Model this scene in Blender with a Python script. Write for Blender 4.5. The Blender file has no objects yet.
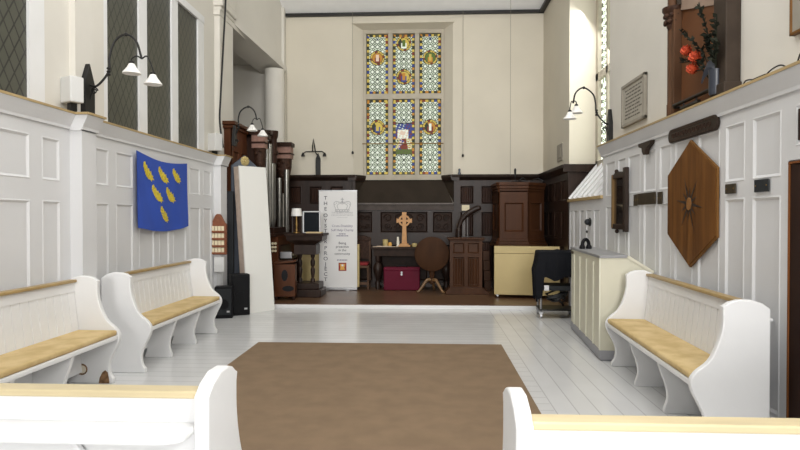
import bpy, bmesh, math, random
from mathutils import Vector, Matrix
random.seed(7)
SC = bpy.context.scene
COL = SC.collection
PI = math.pi

# ------------------------------------------------------------------ materials
def lin(c):
    return tuple((v / 12.92 if v <= .04045 else ((v + .055) / 1.055) ** 2.4) for v in [x / 255. for x in c])

def mat(name, rgb, rough=.5, metal=0., var=.0, scale=6., bump=0., bscale=40., spec=.5, coat=0., stretch=None, rgb2=None):
    m = bpy.data.materials.new(name); m.use_nodes = True
    nt = m.node_tree; b = nt.nodes['Principled BSDF']
    c = lin(rgb)
    b.inputs['Base Color'].default_value = (*c, 1)
    b.inputs['Roughness'].default_value = rough
    b.inputs['Metallic'].default_value = metal
    b.inputs['Specular IOR Level'].default_value = spec
    b.inputs['Coat Weight'].default_value = coat
    if var > 0 or rgb2 or bump > 0:
        tc = nt.nodes.new('ShaderNodeTexCoord'); mp = nt.nodes.new('ShaderNodeMapping')
        nt.links.new(tc.outputs['Object'], mp.inputs[0])
        if stretch: mp.inputs['Scale'].default_value = stretch
    if var > 0 or rgb2:
        n = nt.nodes.new('ShaderNodeTexNoise'); n.inputs['Scale'].default_value = scale; n.inputs['Detail'].default_value = 5
        nt.links.new(mp.outputs[0], n.inputs['Vector'])
        r = nt.nodes.new('ShaderNodeValToRGB')
        c2 = lin(rgb2) if rgb2 else tuple(v * (1 - var) for v in c)
        r.color_ramp.elements[0].position = .35; r.color_ramp.elements[1].position = .65
        r.color_ramp.elements[0].color = (*c2, 1); r.color_ramp.elements[1].color = (*[min(1, v * (1 + var * .3)) for v in c], 1)
        nt.links.new(n.outputs['Fac'], r.inputs[0]); nt.links.new(r.outputs[0], b.inputs['Base Color'])
    if bump > 0:
        n2 = nt.nodes.new('ShaderNodeTexNoise'); n2.inputs['Scale'].default_value = bscale; n2.inputs['Detail'].default_value = 4
        nt.links.new(mp.outputs[0], n2.inputs['Vector'])
        bp = nt.nodes.new('ShaderNodeBump'); bp.inputs['Strength'].default_value = bump; bp.inputs['Distance'].default_value = .01
        nt.links.new(n2.outputs['Fac'], bp.inputs['Height']); nt.links.new(bp.outputs[0], b.inputs['Normal'])
    return m

M = {}
M['white'] = mat('white_paint', (226, 226, 226), .42, var=.03, scale=3, bump=.05, bscale=30)
M['panelwhite'] = mat('panelling_paint', (212, 212, 213), .45, var=.03, scale=2, bump=.06, bscale=25)
M['cream'] = mat('cream_plaster', (216, 212, 203), .8, var=.05, scale=1.3, bump=.12, bscale=14)
M['backcream'] = mat('chancel_plaster', (213, 206, 190), .85, var=.06, scale=.8, bump=.12, bscale=10)
M['ceil'] = mat('ceiling_paint', (232, 232, 230), .85, var=.03)
M['stone'] = mat('window_stone', (186, 178, 162), .85, var=.1, scale=6, bump=.2, bscale=40)
M['ledge'] = mat('ledge_wood', (176, 152, 108), .5, var=.25, scale=8, stretch=(1, .15, 1))
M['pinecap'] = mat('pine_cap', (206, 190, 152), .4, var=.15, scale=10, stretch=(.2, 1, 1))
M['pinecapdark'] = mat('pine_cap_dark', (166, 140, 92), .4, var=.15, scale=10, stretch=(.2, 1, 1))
M['cushion'] = mat('cushion_velour', (206, 182, 134), .85, rgb2=(188, 162, 112), scale=7, bump=.15, bscale=30)
M['rug'] = mat('rug_carpet', (134, 114, 93), 1., var=.1, scale=5, bump=.5, bscale=220, spec=.1)
M['oak'] = mat('dark_oak', (48, 35, 29), .36, var=.35, scale=9, bump=.1, bscale=30, stretch=(1, 1, .15))
M['oakred'] = mat('red_oak', (58, 39, 31), .4, var=.35, scale=9, stretch=(1, 1, .15))
M['oakpanel'] = mat('carved_oak', (50, 36, 29), .45, var=.3, scale=14, bump=.3, bscale=60)
M['organ'] = mat('organ_wood', (88, 52, 32), .38, var=.3, scale=7, stretch=(1, 1, .12))
M['organpanel'] = mat('organ_panel', (128, 78, 42), .38, var=.25, scale=7, stretch=(1, 1, .12))
M['organdark'] = mat('organ_dark', (52, 34, 26), .4, var=.3, scale=7, stretch=(1, 1, .12))
M['organlit'] = mat('organ_frieze_lit', (150, 112, 98), .45, var=.2, scale=14)  # pinkish tone of the flash-lit tower faces, put into the wood colour
M['carve'] = mat('carving_wood', (66, 46, 36), .45, var=.4, scale=25, bump=.5, bscale=60)
M['pipe'] = mat('pipe_metal', (150, 148, 142), .3, metal=.85, var=.15)
M['pulpit'] = mat('pulpit_wood', (76, 47, 30), .38, var=.25, scale=5, stretch=(1, 1, .12))
M['pulpitpanel'] = mat('pulpit_panel', (78, 45, 33), .38, var=.2, scale=5, stretch=(1, 1, .12))
M['lectern'] = mat('lectern_wood', (76, 49, 32), .4, var=.3, scale=6, stretch=(1, 1, .12))
M['roundtop'] = mat('round_table_wood', (66, 42, 25), .6, var=.25, scale=6, stretch=(1, .3, .3))
M['leglight'] = mat('tripod_wood', (122, 92, 60), .4, var=.2)
M['cross'] = mat('cross_wood', (196, 142, 82), .45, var=.15, scale=12)
M['hexwood'] = mat('hexagon_wood', (114, 75, 36), .6, rgb2=(86, 54, 25), scale=4, stretch=(1, 3, .22))
M['hexedge'] = mat('hexagon_edge', (116, 80, 40), .4, var=.2)
M['inlay'] = mat('inlay_dark', (34, 21, 10), .5)
M['inlaylight'] = mat('inlay_light', (136, 92, 44), .5)
M['niche'] = mat('memorial_wood', (88, 62, 44), .55, var=.2, scale=4)
M['nichedark'] = mat('memorial_frame', (62, 52, 44), .5, var=.2)
M['nicheback'] = mat('memorial_board', (104, 68, 44), .6, var=.15, scale=3)
M['nichepale'] = mat('memorial_frieze', (150, 128, 112), .6, var=.1)
M['iron'] = mat('black_iron', (34, 33, 32), .45, metal=.4)
M['black'] = mat('black_plastic', (24, 24, 26), .45, bump=.1, bscale=90)
M['blackcloth'] = mat('black_cloth', (24, 25, 29), .9, bump=.2, bscale=60)
M['darkgrey'] = mat('dark_grey_board', (46, 48, 50), .6)
M['greyblue'] = mat('grey_blue_board', (96, 102, 112), .6, var=.1)
M['gold'] = mat('dull_gold', (196, 176, 118), .5, var=.2)
M['brass'] = mat('old_brass', (140, 110, 62), .35, metal=.7)
M['plaque'] = mat('dark_brass_plaque', (70, 60, 44), .45, metal=.5, var=.2, scale=20)
M['blue'] = mat('flag_blue', (40, 74, 168), .75, var=.06, bump=.1, bscale=200)
M['yellow'] = mat('martlet_yellow', (226, 202, 60), .7, rgb2=(170, 152, 40), scale=50)
M['shade'] = mat('opal_glass', (236, 234, 230), .3)
M['offwhite'] = mat('speaker_white', (206, 206, 204), .5)
M['speakerside'] = mat('speaker_side', (206, 198, 172), .5)
M['board'] = mat('white_board', (222, 221, 216), .6)
M['boardedge'] = mat('board_edge', (190, 172, 158), .6, var=.15, scale=10)
M['banner'] = mat('banner_vinyl', (228, 227, 226), .5)
M['ink'] = mat('banner_ink', (58, 56, 70), .7)
M['inkpurple'] = mat('banner_purple', (116, 108, 136), .7)
M['inklight'] = mat('banner_pale_grey', (176, 176, 178), .7)
M['inkred'] = mat('banner_red', (150, 52, 40), .6)
M['inkorange'] = mat('banner_orange', (226, 172, 84), .6)
M['alu'] = mat('aluminium', (170, 170, 172), .3, metal=.8)
M['silver'] = mat('silver_frame', (196, 196, 198), .35, metal=.6)
M['screen'] = mat('dark_screen', (14, 20, 26), .25)
M['paper'] = mat('paper', (206, 182, 140), .7)
M['yellowwood'] = mat('pale_yellow_ply', (190, 170, 118), .5, var=.06, scale=3)
M['red'] = mat('maroon_leatherette', (98, 22, 44), .5, var=.08)
M['redseat'] = mat('red_seat', (128, 28, 32), .8)
M['chairwood'] = mat('chair_wood', (92, 70, 56), .5, var=.2)
M['candle'] = mat('candle_wax', (236, 230, 214), .5)
M['linen'] = mat('table_linen', (200, 180, 158), .8)
M['orange'] = mat('orange_petals', (206, 84, 42), .7, rgb2=(170, 54, 26), scale=30)
M['leaf'] = mat('dark_leaf', (38, 41, 32), .7, spec=.15, var=.25, scale=20)
M['vase'] = mat('slate_vase', (46, 50, 60), .35)
M['consolecream'] = mat('console_cream', (206, 202, 182), .5, var=.03)
M['consolegroove'] = mat('console_batten', (222, 220, 202), .5)
M['consoletop'] = mat('console_grey', (142, 142, 144), .5)
M['consolebase'] = mat('console_plinth', (150, 150, 154), .5)
M['tablet'] = mat('stone_tablet', (172, 166, 154), .7, var=.1, scale=10)
M['tabletframe'] = mat('tablet_frame', (150, 144, 132), .7, var=.1)
M['inscribe'] = mat('inscription', (96, 92, 84), .8)
M['rackwood'] = mat('rack_wood', (128, 72, 42), .5, var=.2, scale=20)
M['card'] = mat('cream_card', (226, 214, 182), .7)
M['mirror'] = mat('mirror_glass', (96, 90, 84), .06, metal=.9)
M['gilt'] = mat('gilt_edge', (122, 94, 54), .5, metal=.3)
M['mirrorframe'] = mat('mirror_frame', (54, 44, 38), .45, var=.2)
M['doorbrown'] = mat('door_brown', (50, 34, 28), .45, var=.2, stretch=(1, 1, .15))
M['cable'] = mat('black_cable', (26, 26, 28), .5)
M['cord'] = mat('pale_cord', (120, 114, 100), .7)
M['peel'] = mat('bare_wood_patch', (140, 106, 72), .8, rgb2=(96, 70, 46), scale=30)
M['filler'] = mat('filler_patch', (212, 204, 186), .8)
M['switch'] = mat('white_plastic', (220, 220, 218), .4)
M['oakedge'] = mat('oak_edge', (92, 84, 80), .3, var=.2, scale=8)
M['slope'] = mat('sill_board', (52, 44, 36), .6, var=.2, scale=3)

for k_ in ('oak', 'oakred', 'oakpanel', 'organ', 'organpanel', 'organdark', 'carve', 'pulpit', 'pulpitpanel', 'lectern', 'roundtop', 'hexwood', 'hexedge', 'niche', 'nichedark', 'nicheback', 'chairwood', 'slope', 'mirrorframe', 'doorbrown', 'screen', 'blackcloth', 'black', 'darkgrey', 'red', 'oakedge', 'greyblue'):
    M[k_].node_tree.nodes['Principled BSDF'].inputs['Specular IOR Level'].default_value = .12 if k_ not in ('oak', 'oakedge') else .22
def floor_mat():
    m = bpy.data.materials.new('grey_floorboards'); m.use_nodes = True
    nt = m.node_tree; N = nt.nodes; L = nt.links; b = N['Principled BSDF']
    tc = N.new('ShaderNodeTexCoord'); sp = N.new('ShaderNodeSeparateXYZ'); L.new(tc.outputs['Object'], sp.inputs[0])
    def ma(op, a, c=None):
        n = N.new('ShaderNodeMath'); n.operation = op
        for i, v in enumerate((a, c)):
            if v is None: continue
            if isinstance(v, (int, float)): n.inputs[i].default_value = v
            else: L.new(v, n.inputs[i])
        return n.outputs[0]
    # boards run along y right of x=.95, along x elsewhere
    sel = ma('GREATER_THAN', sp.outputs[0], .98)
    across = ma('ADD', ma('MULTIPLY', sp.outputs[0], sel), ma('MULTIPLY', sp.outputs[1], ma('SUBTRACT', 1., sel)))
    u = ma('DIVIDE', across, .165); fr = ma('FRACT', u); idn = ma('FLOOR', u)
    edge = ma('LESS_THAN', ma('MINIMUM', fr, ma('SUBTRACT', 1., fr)), .03)
    wn = N.new('ShaderNodeTexWhiteNoise'); wn.noise_dimensions = '1D'; L.new(idn, wn.inputs['W'])
    no = N.new('ShaderNodeTexNoise'); no.inputs['Scale'].default_value = 2.5; no.inputs['Detail'].default_value = 6
    L.new(tc.outputs['Object'], no.inputs['Vector'])
    val = ma('ADD', ma('MULTIPLY', wn.outputs['Value'], .035), ma('MULTIPLY', no.outputs['Fac'], .05))
    val = ma('ADD', val, .60); val = ma('MULTIPLY', val, ma('SUBTRACT', 1., ma('MULTIPLY', edge, .25)))
    cb = N.new('ShaderNodeCombineColor')
    L.new(val, cb.inputs[0]); L.new(val, cb.inputs[1]); L.new(ma('MULTIPLY', val, 1.0), cb.inputs[2])
    L.new(cb.outputs[0], b.inputs['Base Color'])
    L.new(ma('ADD', ma('MULTIPLY', no.outputs['Fac'], .16), .12), b.inputs['Roughness'])
    bp = N.new('ShaderNodeBump'); bp.inputs['Strength'].default_value = .12; bp.inputs['Distance'].default_value = .01
    L.new(ma('ADD', ma('MULTIPLY', wn.outputs['Value'], .15), ma('MULTIPLY', edge, -.6)), bp.inputs['Height'])
    L.new(bp.outputs[0], b.inputs['Normal'])
    return m
M['floor'] = floor_mat()

def stage_mat():
    m = mat('stage_boards', (104, 77, 57), .3, var=.35, scale=5, stretch=(.3, 3, 1), bump=.05)
    return m
M['stage'] = stage_mat()

def lattice_mat():
    m = bpy.data.materials.new('leaded_dark_glass'); m.use_nodes = True
    nt = m.node_tree; N = nt.nodes; L = nt.links; b = N['Principled BSDF']
    tc = N.new('ShaderNodeTexCoord'); sp = N.new('ShaderNodeSeparateXYZ'); L.new(tc.outputs['Object'], sp.inputs[0])
    def ma(op, a, c=None):
        n = N.new('ShaderNodeMath'); n.operation = op
        for i, v in enumerate((a, c)):
            if v is None: continue
            if isinstance(v, (int, float)): n.inputs[i].default_value = v
            else: L.new(v, n.inputs[i])
        return n.outputs[0]
    y = ma('DIVIDE', sp.outputs[1], .125); z = ma('DIVIDE', sp.outputs[2], .20)
    def line(s):
        f = ma('FRACT', s); return ma('LESS_THAN', ma('ABSOLUTE', ma('SUBTRACT', f, .5)), .07)
    ln = ma('MAXIMUM', line(ma('ADD', y, z)), line(ma('SUBTRACT', y, z)))
    no = N.new('ShaderNodeTexNoise'); no.inputs['Scale'].default_value = 1.3; L.new(tc.outputs['Object'], no.inputs['Vector'])
    mx = N.new('ShaderNodeMix'); mx.data_type = 'RGBA'
    L.new(ln, mx.inputs['Factor'])
    rp = N.new('ShaderNodeValToRGB'); L.new(no.outputs['Fac'], rp.inputs[0])
    rp.color_ramp.elements[0].color = (*lin((62, 62, 54)), 1); rp.color_ramp.elements[1].color = (*lin((84, 85, 74)), 1)
    L.new(rp.outputs[0], mx.inputs['A']); mx.inputs['B'].default_value = (*lin((38, 38, 34)), 1)
    L.new(mx.outputs['Result'], b.inputs['Base Color'])
    b.inputs['Roughness'].default_value = .35
    return m
M['lattice'] = lattice_mat()

def stained_mat(strength):
    m = bpy.data.materials.new('stained_glass'); m.use_nodes = True
    nt = m.node_tree; N = nt.nodes; L = nt.links; b = N['Principled BSDF']
    at = N.new('ShaderNodeAttribute'); at.attribute_name = 'glass'
    b.inputs['Base Color'].default_value = (.02, .02, .02, 1); b.inputs['Specular IOR Level'].default_value = .05; L.new(at.outputs['Color'], b.inputs['Emission Color'])
    b.inputs['Emission Strength'].default_value = strength; b.inputs['Roughness'].default_value = .3
    return m
M['stained'] = stained_mat(.85)
M['stainedside'] = stained_mat(2.2)

# ------------------------------------------------------------------ mesh builder
class MB:
    def __init__(s): s.v = []; s.f = []; s.mi = []; s.m = 0
    def add(s, vs, fs):
        o = len(s.v); s.v += [tuple(v) for v in vs]; s.f += [tuple(i + o for i in f) for f in fs]; s.mi += [s.m] * len(fs); return s
    def box(s, x0, x1, y0, y1, z0, z1):
        return s.add([(x0,y0,z0),(x1,y0,z0),(x1,y1,z0),(x0,y1,z0),(x0,y0,z1),(x1,y0,z1),(x1,y1,z1),(x0,y1,z1)],
                     [(0,3,2,1),(4,5,6,7),(0,1,5,4),(1,2,6,5),(2,3,7,6),(3,0,4,7)])
    def prism(s, poly, a0, a1, axis='x'):
        """poly of 2D points: axis x -> (y,z), y -> (x,z), z -> (x,y)"""
        n = len(poly)
        def P(p, a): return {'x': (a, p[0], p[1]), 'y': (p[0], a, p[1]), 'z': (p[0], p[1], a)}[axis]
        vs = [P(p, a0) for p in poly] + [P(p, a1) for p in poly]
        fs = [tuple(range(n))[::-1], tuple(range(n, 2 * n))] + [(i, (i + 1) % n, n + (i + 1) % n, n + i) for i in range(n)]
        return s.add(vs, fs)
    def lathe(s, prof, c=(0, 0, 0), seg=16, axis='z', cap=True):
        vs = []; fs = []; n = len(prof)
        for k in range(seg):
            a = 2 * PI * k / seg
            for r, h in prof:
                p = (r * math.cos(a), r * math.sin(a), h)
                if axis == 'x': p = (p[2], p[0], p[1])
                if axis == 'y': p = (p[0], p[2], p[1])
                vs.append((p[0] + c[0], p[1] + c[1], p[2] + c[2]))
        for k in range(seg):
            k2 = (k + 1) % seg
            for i in range(n - 1): fs.append((k * n + i, k2 * n + i, k2 * n + i + 1, k * n + i + 1))
        if cap:
            fs.append(tuple(k * n for k in range(seg))[::-1]); fs.append(tuple(k * n + n - 1 for k in range(seg)))
        return s.add(vs, fs)
    def tube(s, pts, r, seg=8):
        pts = [Vector(p) for p in pts]; n = len(pts)
        rr = r if isinstance(r, (list, tuple)) else [r] * n
        vs = []; fs = []; prev = None
        for i, p in enumerate(pts):
            t = (pts[min(i + 1, n - 1)] - pts[max(i - 1, 0)]); t = t.normalized() if t.length > 1e-9 else Vector((0, 0, 1))
            if prev is None: u = t.orthogonal().normalized()
            else:
                u = prev - t * prev.dot(t); u = u.normalized() if u.length > 1e-6 else t.orthogonal().normalized()
            prev = u; w = t.cross(u)
            for k in range(seg):
                a = 2 * PI * k / seg; vs.append(p + (u * math.cos(a) + w * math.sin(a)) * rr[i])
        for i in range(n - 1):
            for k in range(seg):
                k2 = (k + 1) % seg; fs.append((i * seg + k, i * seg + k2, (i + 1) * seg + k2, (i + 1) * seg + k))
        fs.append(tuple(range(seg))[::-1]); fs.append(tuple((n - 1) * seg + k for k in range(seg)))
        return s.add(vs, fs)
    def ball(s, c, r, seg=12, ring=8, sc=(1, 1, 1)):
        prof = [(max(1e-4, math.sin(PI * i / ring)), -math.cos(PI * i / ring)) for i in range(ring + 1)]
        o = len(s.v); s.lathe(prof, (0, 0, 0), seg)
        for i in range(o, len(s.v)):
            v = s.v[i]; s.v[i] = (c[0] + v[0] * r * sc[0], c[1] + v[1] * r * sc[1], c[2] + v[2] * r * sc[2])
        return s
    def xform(s, mtx, start=0):
        for i in range(start, len(s.v)): s.v[i] = tuple(mtx @ Vector(s.v[i]))
        return s
    def build(s, name, m, parent=None, bevel=0., smooth=False, loc=None, seg=2):
        me = bpy.data.meshes.new(name); me.from_pydata(s.v, [], s.f)
        for x in (m if isinstance(m, (list, tuple)) else [m]): me.materials.append(M[x])
        me.polygons.foreach_set('material_index', s.mi)
        bm = bmesh.new(); bm.from_mesh(me); bmesh.ops.recalc_face_normals(bm, faces=bm.faces); bm.to_mesh(me); bm.free()
        if smooth:
            me.polygons.foreach_set('use_smooth', [True] * len(me.polygons))
            me.set_sharp_from_angle(angle=math.radians(40))
        o = bpy.data.objects.new(name, me); COL.objects.link(o)
        if parent: o.parent = parent
        if loc: o.location = loc
        if bevel:
            b = o.modifiers.new('bevel', 'BEVEL'); b.width = bevel; b.segments = seg; b.limit_method = 'ANGLE'; b.angle_limit = math.radians(35)
        return o

def tag(o, label=None, cat=None, group=None, kind=None):
    for k, v in (('label', label), ('category', cat), ('group', group), ('kind', kind)):
        if v: o[k] = v
    return o
def thing(name, label, cat, loc=(0, 0, 0), rz=0., group=None):
    o = bpy.data.objects.new(name, None); COL.objects.link(o); o.empty_display_size = .1
    o.location = loc; o.rotation_euler = (0, 0, rz)
    return tag(o, label, cat, group)
def struct(name, mb, m, parent=None, **k):
    o = mb.build(name, m, parent, **k)
    if not parent: o['kind'] = 'structure'
    return o
def copy_tree(o, parent=None):
    c = o.copy(); COL.objects.link(c)
    if parent: c.parent = parent
    for ch in list(o.children): copy_tree(ch, c)
    return c
def arc(cx, cz, r, a0, a1, n, y=0.):
    return [(cx + r * math.cos(math.radians(a0 + (a1 - a0) * i / n)), y, cz + r * math.sin(math.radians(a0 + (a1 - a0) * i / n))) for i in range(n + 1)]
def curve(pts, n=8):
    """Catmull-Rom through pts"""
    P = [Vector(p) for p in pts]; P = [P[0] * 2 - P[1]] + P + [P[-1] * 2 - P[-2]]; out = []
    for i in range(1, len(P) - 2):
        for k in range(n):
            t = k / n; a, b, c, d = P[i - 1:i + 3]
            out.append(.5 * ((2 * b) + (c - a) * t + (2 * a - 5 * b + 4 * c - d) * t * t + (3 * b - a - 3 * c + d) * t ** 3))
    out.append(P[-2]); return [tuple(v) for v in out]

def panelled(mp, us, vs, depth=.011, inset=.03, mb=None, pm=0, fm=0):
    """us, vs: lists of (a0, a1, is_panel). mp(u, v, d) -> 3D with d into the wall."""
    mb = mb or MB()
    for (u0, u1, pu) in us:
        for (v0, v1, pv) in vs:
            q = [mp(u0, v0, 0), mp(u1, v0, 0), mp(u1, v1, 0), mp(u0, v1, 0)]
            if pu and pv:
                a, b, c, d = u0 + inset, u1 - inset, v0 + inset, v1 - inset
                e = inset * .35
                o1 = [mp(u0 + e, v0 + e, -.004), mp(u1 - e, v0 + e, -.004), mp(u1 - e, v1 - e, -.004), mp(u0 + e, v1 - e, -.004)]
                i1 = [mp(a, c, depth), mp(b, c, depth), mp(b, d, depth), mp(a, d, depth)]
                mb.m = fm
                mb.add(q + o1 + i1, [(k, (k + 1) % 4, 4 + (k + 1) % 4, 4 + k) for k in range(4)] + [(4 + k, 4 + (k + 1) % 4, 8 + (k + 1) % 4, 8 + k) for k in range(4)])
                mb.m = pm; mb.add(i1, [(0, 1, 2, 3)]); mb.m = fm
            else:
                mb.m = fm; mb.add(q, [(0, 1, 2, 3)])
    return mb
def strips(edges, start, end):
    """edges: list of (a0,a1) panel extents -> full list with stiles between start and end"""
    out = []; p = start
    for a, b in edges:
        if a > p: out.append((p, a, False))
        out.append((a, b, True)); p = b
    if p < end: out.append((p, end, False))
    return out

# ------------------------------------------------------------------ setting
XL, XR, YB, ZC, ZT = -3.3, 2.35, 12.2, 5.72, 7.4
YN = -2.0
struct('floor', MB().box(-6, 3.2, YN, 12.6, -.1, 0), 'floor')
st = struct('floor_chancel', MB().box(-5.5, XR, 9.66, YB, -.02, .07), 'stage')
struct('trim_platform_edge', MB().box(-3.0, XR - .002, 9.635, 9.661, 0, .062), 'white', bevel=.004)
struct('ceiling', MB().prism([(YN, ZT), (10.0, ZT), (12.6, 5.416), (12.6, 5.56), (10.05, ZT + .14), (YN, ZT + .14)], -6, 3.2, 'x'), 'ceil')

# left panelled wall
def mpL(u, v, d): return (XL - d, u, v)
le = [(.5, .95), (1.05, 1.5), (1.6, 2.05), (2.15, 2.6), (2.7, 3.15), (3.25, 3.7), (3.8, 4.2), (4.33, 4.75), (4.9, 5.15), (5.72, 5.96), (6.10, 6.46), (6.6, 6.97), (7.1, 7.38), (7.5, 7.91), (8.03, 8.41), (8.53, 8.85)]
w = panelled(mpL, strips(le, YN, 9.3), strips([(.16, 1.65), (1.82, 2.2)], 0, 2.33))
w.box(XL - .3, XL - .03, YN, 9.3, 0, 2.45)
w.add([(XL, 9.3, 0), (XL - .3, 9.3, 0), (XL - .3, 9.3, 2.45), (XL, 9.3, 2.45)], [(0, 1, 2, 3)])
for py0, py1 in ((5.30, 5.53), (8.95, 9.22)):
    w.box(XL - .02, XL + .115, py0, py1, 0, 2.34)
struct('wall_left', w, 'panelwhite')
def crown(xs, y0, y1, sgn, name, m='panelwhite'):
    # sloped fascia between panelling and ledge: profile in (x,z)
    prof = [(0, 2.31), (.018, 2.31), (.02, 2.335), (.05, 2.40), (.07, 2.445), (0, 2.445)]
    mb = MB()
    for off, a, b in xs:
        mb.prism([(sgn * (p[0] + off) + (XL if sgn > 0 else XR), p[1]) for p in prof] if sgn > 0 else [(XR - p[0] - off, p[1]) for p in prof], a, b, 'y')
        if off > 0:
            mb.box(min(XL, XL + off), max(XL, XL + off), a, b, 2.3, 2.445) if sgn > 0 else None
    return struct(name, mb, m)
crown([(0, YN, 9.25), (.115, 5.28, 5.55), (.115, 8.93, 9.24)], 0, 0, 1, 'trim_left_crown')
lb = MB().box(XL - .12, XL + .075, YN, 9.26, 2.446, 2.466).box(XL, XL + .2, 5.26, 5.57, 2.446, 2.466).box(XL, XL + .2, 8.92, 9.27, 2.446, 2.466)
struct('trim_left_ledge', lb, 'ledge')
struct('baseboard_left', MB().box(XL - .01, XL + .02, YN, 9.22, 0, .14).box(XL, XL + .13, 5.29, 5.54, 0, .14), 'panelwhite', bevel=.005)

# left upper wall with two lattice windows
XU = -3.4
uw = MB()
def ub(y0, y1, z0, z1, x1=XU): uw.box(XU - .35, x1, y0, y1, z0, z1)
ub(YN, 2.2, 2.44, ZT); ub(2.2, 5.10, 5.3, ZT); ub(5.10, 6.06, 2.44, ZT); ub(6.06, 8.84, 4.54, ZT); ub(8.84, 9.9, 2.44, ZT)
ub(5.46, 5.76, 2.44, ZT, XU + .06)
struct('wall_left_upper', uw, 'cream')
def lattice_window(name, y0, y1, z1, lights, jambs):
    fr = MB(); z0 = 2.466
    fr.box(XU - .2, XU - .16, y0, y1, z0, z1)           # backing
    for a, b in jambs: fr.box(XU - .16, XU + .0, a, b, z0, z1)
    fr.box(XU - .16, XU + .01, y0, y1, z1 - .1, z1); fr.box(XU - .16, XU - .02, y0, y1, z0, z0 + .02)
    o = struct(name, fr, 'white')
    for a, b in lights:
        MB().box(XU - .05, XU - .025, a, b, z0 + .02, z1 - .1).build('pane', 'lattice', o)
    return o
lattice_window('window_1', 2.2, 5.10, 5.3, [(2.26, 3.4), (3.52, 4.90)], [(2.2, 2.26), (3.4, 3.52), (4.90, 5.10)])
lattice_window('window_2', 6.06, 8.84, 4.54, [(6.13, 6.83), (7.02, 7.72), (7.91, 8.62)], [(6.06, 6.13), (6.83, 7.02), (7.72, 7.91), (8.62, 8.84)])
# pilaster before the organ opening, with capital
pl = MB().box(XU - .3, XU + .09, 9.28, 9.93, 2.0, 4.8)
pl.box(XU - .3, XU + .15, 9.24, 9.96, 4.86, 4.98).box(XU - .3, XU + .12, 9.26, 9.95, 4.8, 4.86).box(XU - .3, XU + .14, 9.22, 9.95, 4.98, ZT)
pl.box(XL - .3, XU + .08, 9.3, 9.93, 0, 2.1)
struct('trim_left_pilaster', pl, 'cream', bevel=.02)
# raking lintel wall above the organ opening
A, B = Vector((XU + .04, 9.9, 0)), Vector((-2.975, YB, 0))
nrm = Vector((-(B - A).y, (B - A).x, 0)).normalized() * .55
lw = MB()
za, zb = 4.80, 4.53
vs = []
for p, z in ((A, za), (B, zb)):
    q = p + nrm
    vs += [(p.x, p.y, z), (p.x, p.y, ZT), (q.x, q.y, ZT), (q.x, q.y, z)]
lw.add(vs, [(0, 1, 5, 4), (1, 2, 6, 5), (2, 3, 7, 6), (3, 0, 4, 7), (0, 3, 2, 1), (4, 5, 6, 7)])
struct('wall_left_chancel', lw, 'cream')
n3 = -nrm.normalized()
mo = MB()
for d, h0, h1 in ((.05, .0, .09), (.025, .11, .15)):
    vs = []
    for p, z in ((A, za), (B - (B - A).normalized() * .02, zb)):
        q = p + n3 * d
        vs += [(p.x, p.y, z + h0), (q.x, q.y, z + h0), (q.x, q.y, z + h1), (p.x, p.y, z + h1)]
    mo.add(vs, [(0, 1, 5, 4), (1, 2, 6, 5), (2, 3, 7, 6), (3, 0, 4, 7), (0, 3, 2, 1), (4, 5, 6, 7)])
struct('trim_lintel', mo, 'cream')
struct('trim_corner_shaft', MB().box(-3.1, -2.95, 12.02, 12.2, 4.5, ZC + .1), 'cream', bevel=.02)
struct('column_chancel', MB().lathe([(.2, .07), (.2, 4.52)], (-3.14, 11.98, 0), 28), 'cream', smooth=True)
# organ chamber
struct('wall_organ_chamber', MB().box(-5.6, -3.0, 12.35, 12.6, 0, 4.8).box(-5.7, -5.5, 9.2, 12.6, 0, 4.8).box(-5.6, -3.65, 9.0, 9.25, 0, 4.8), 'cream')
struct('ceiling_organ_chamber', MB().box(-5.6, -3.3, 9.25, 12.36, 4.72, 4.8), 'cream')

# back wall with a window opening
wx0, wx1, wz1, gy = -1.55, .51, 5.50, 12.45
gx0, gx1, gz0, gz1 = -1.33, .30, 2.31, 5.42
bw = MB().box(-3.4, wx0, YB, 12.6, 0, ZC).box(wx1, 2.6, YB, 12.6, 0, ZC).box(wx0, wx1, YB, 12.6, wz1, ZC).box(wx0, wx1, YB + .32, 12.6, 0, wz1)
bw.add([(wx0, YB, 1.8), (gx0, gy, 2.31), (gx0, gy, gz1), (wx0, YB, wz1)], [(0, 1, 2, 3)])
bw.add([(wx1, YB, 1.8), (gx1, gy, 2.31), (gx1, gy, gz1), (wx1, YB, wz1)], [(0, 1, 2, 3)])
bw.add([(wx0, YB, wz1), (wx1, YB, wz1), (gx1, gy, gz1), (gx0, gy, gz1)], [(0, 1, 2, 3)])
struct('wall_back', bw, 'backcream')
struct('trim_back_hood', MB().box(wx0 - .03, wx1 + .03, YB - .035, YB + .01, wz1, wz1 + .05), 'backcream', bevel=.01)
struct('trim_ceiling_back', MB().box(-2.98, XR, YB - .07, YB, 5.66, ZC).box(XR - .09, XR, 9.95, YB, 5.66, ZC), 'iron')

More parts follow.
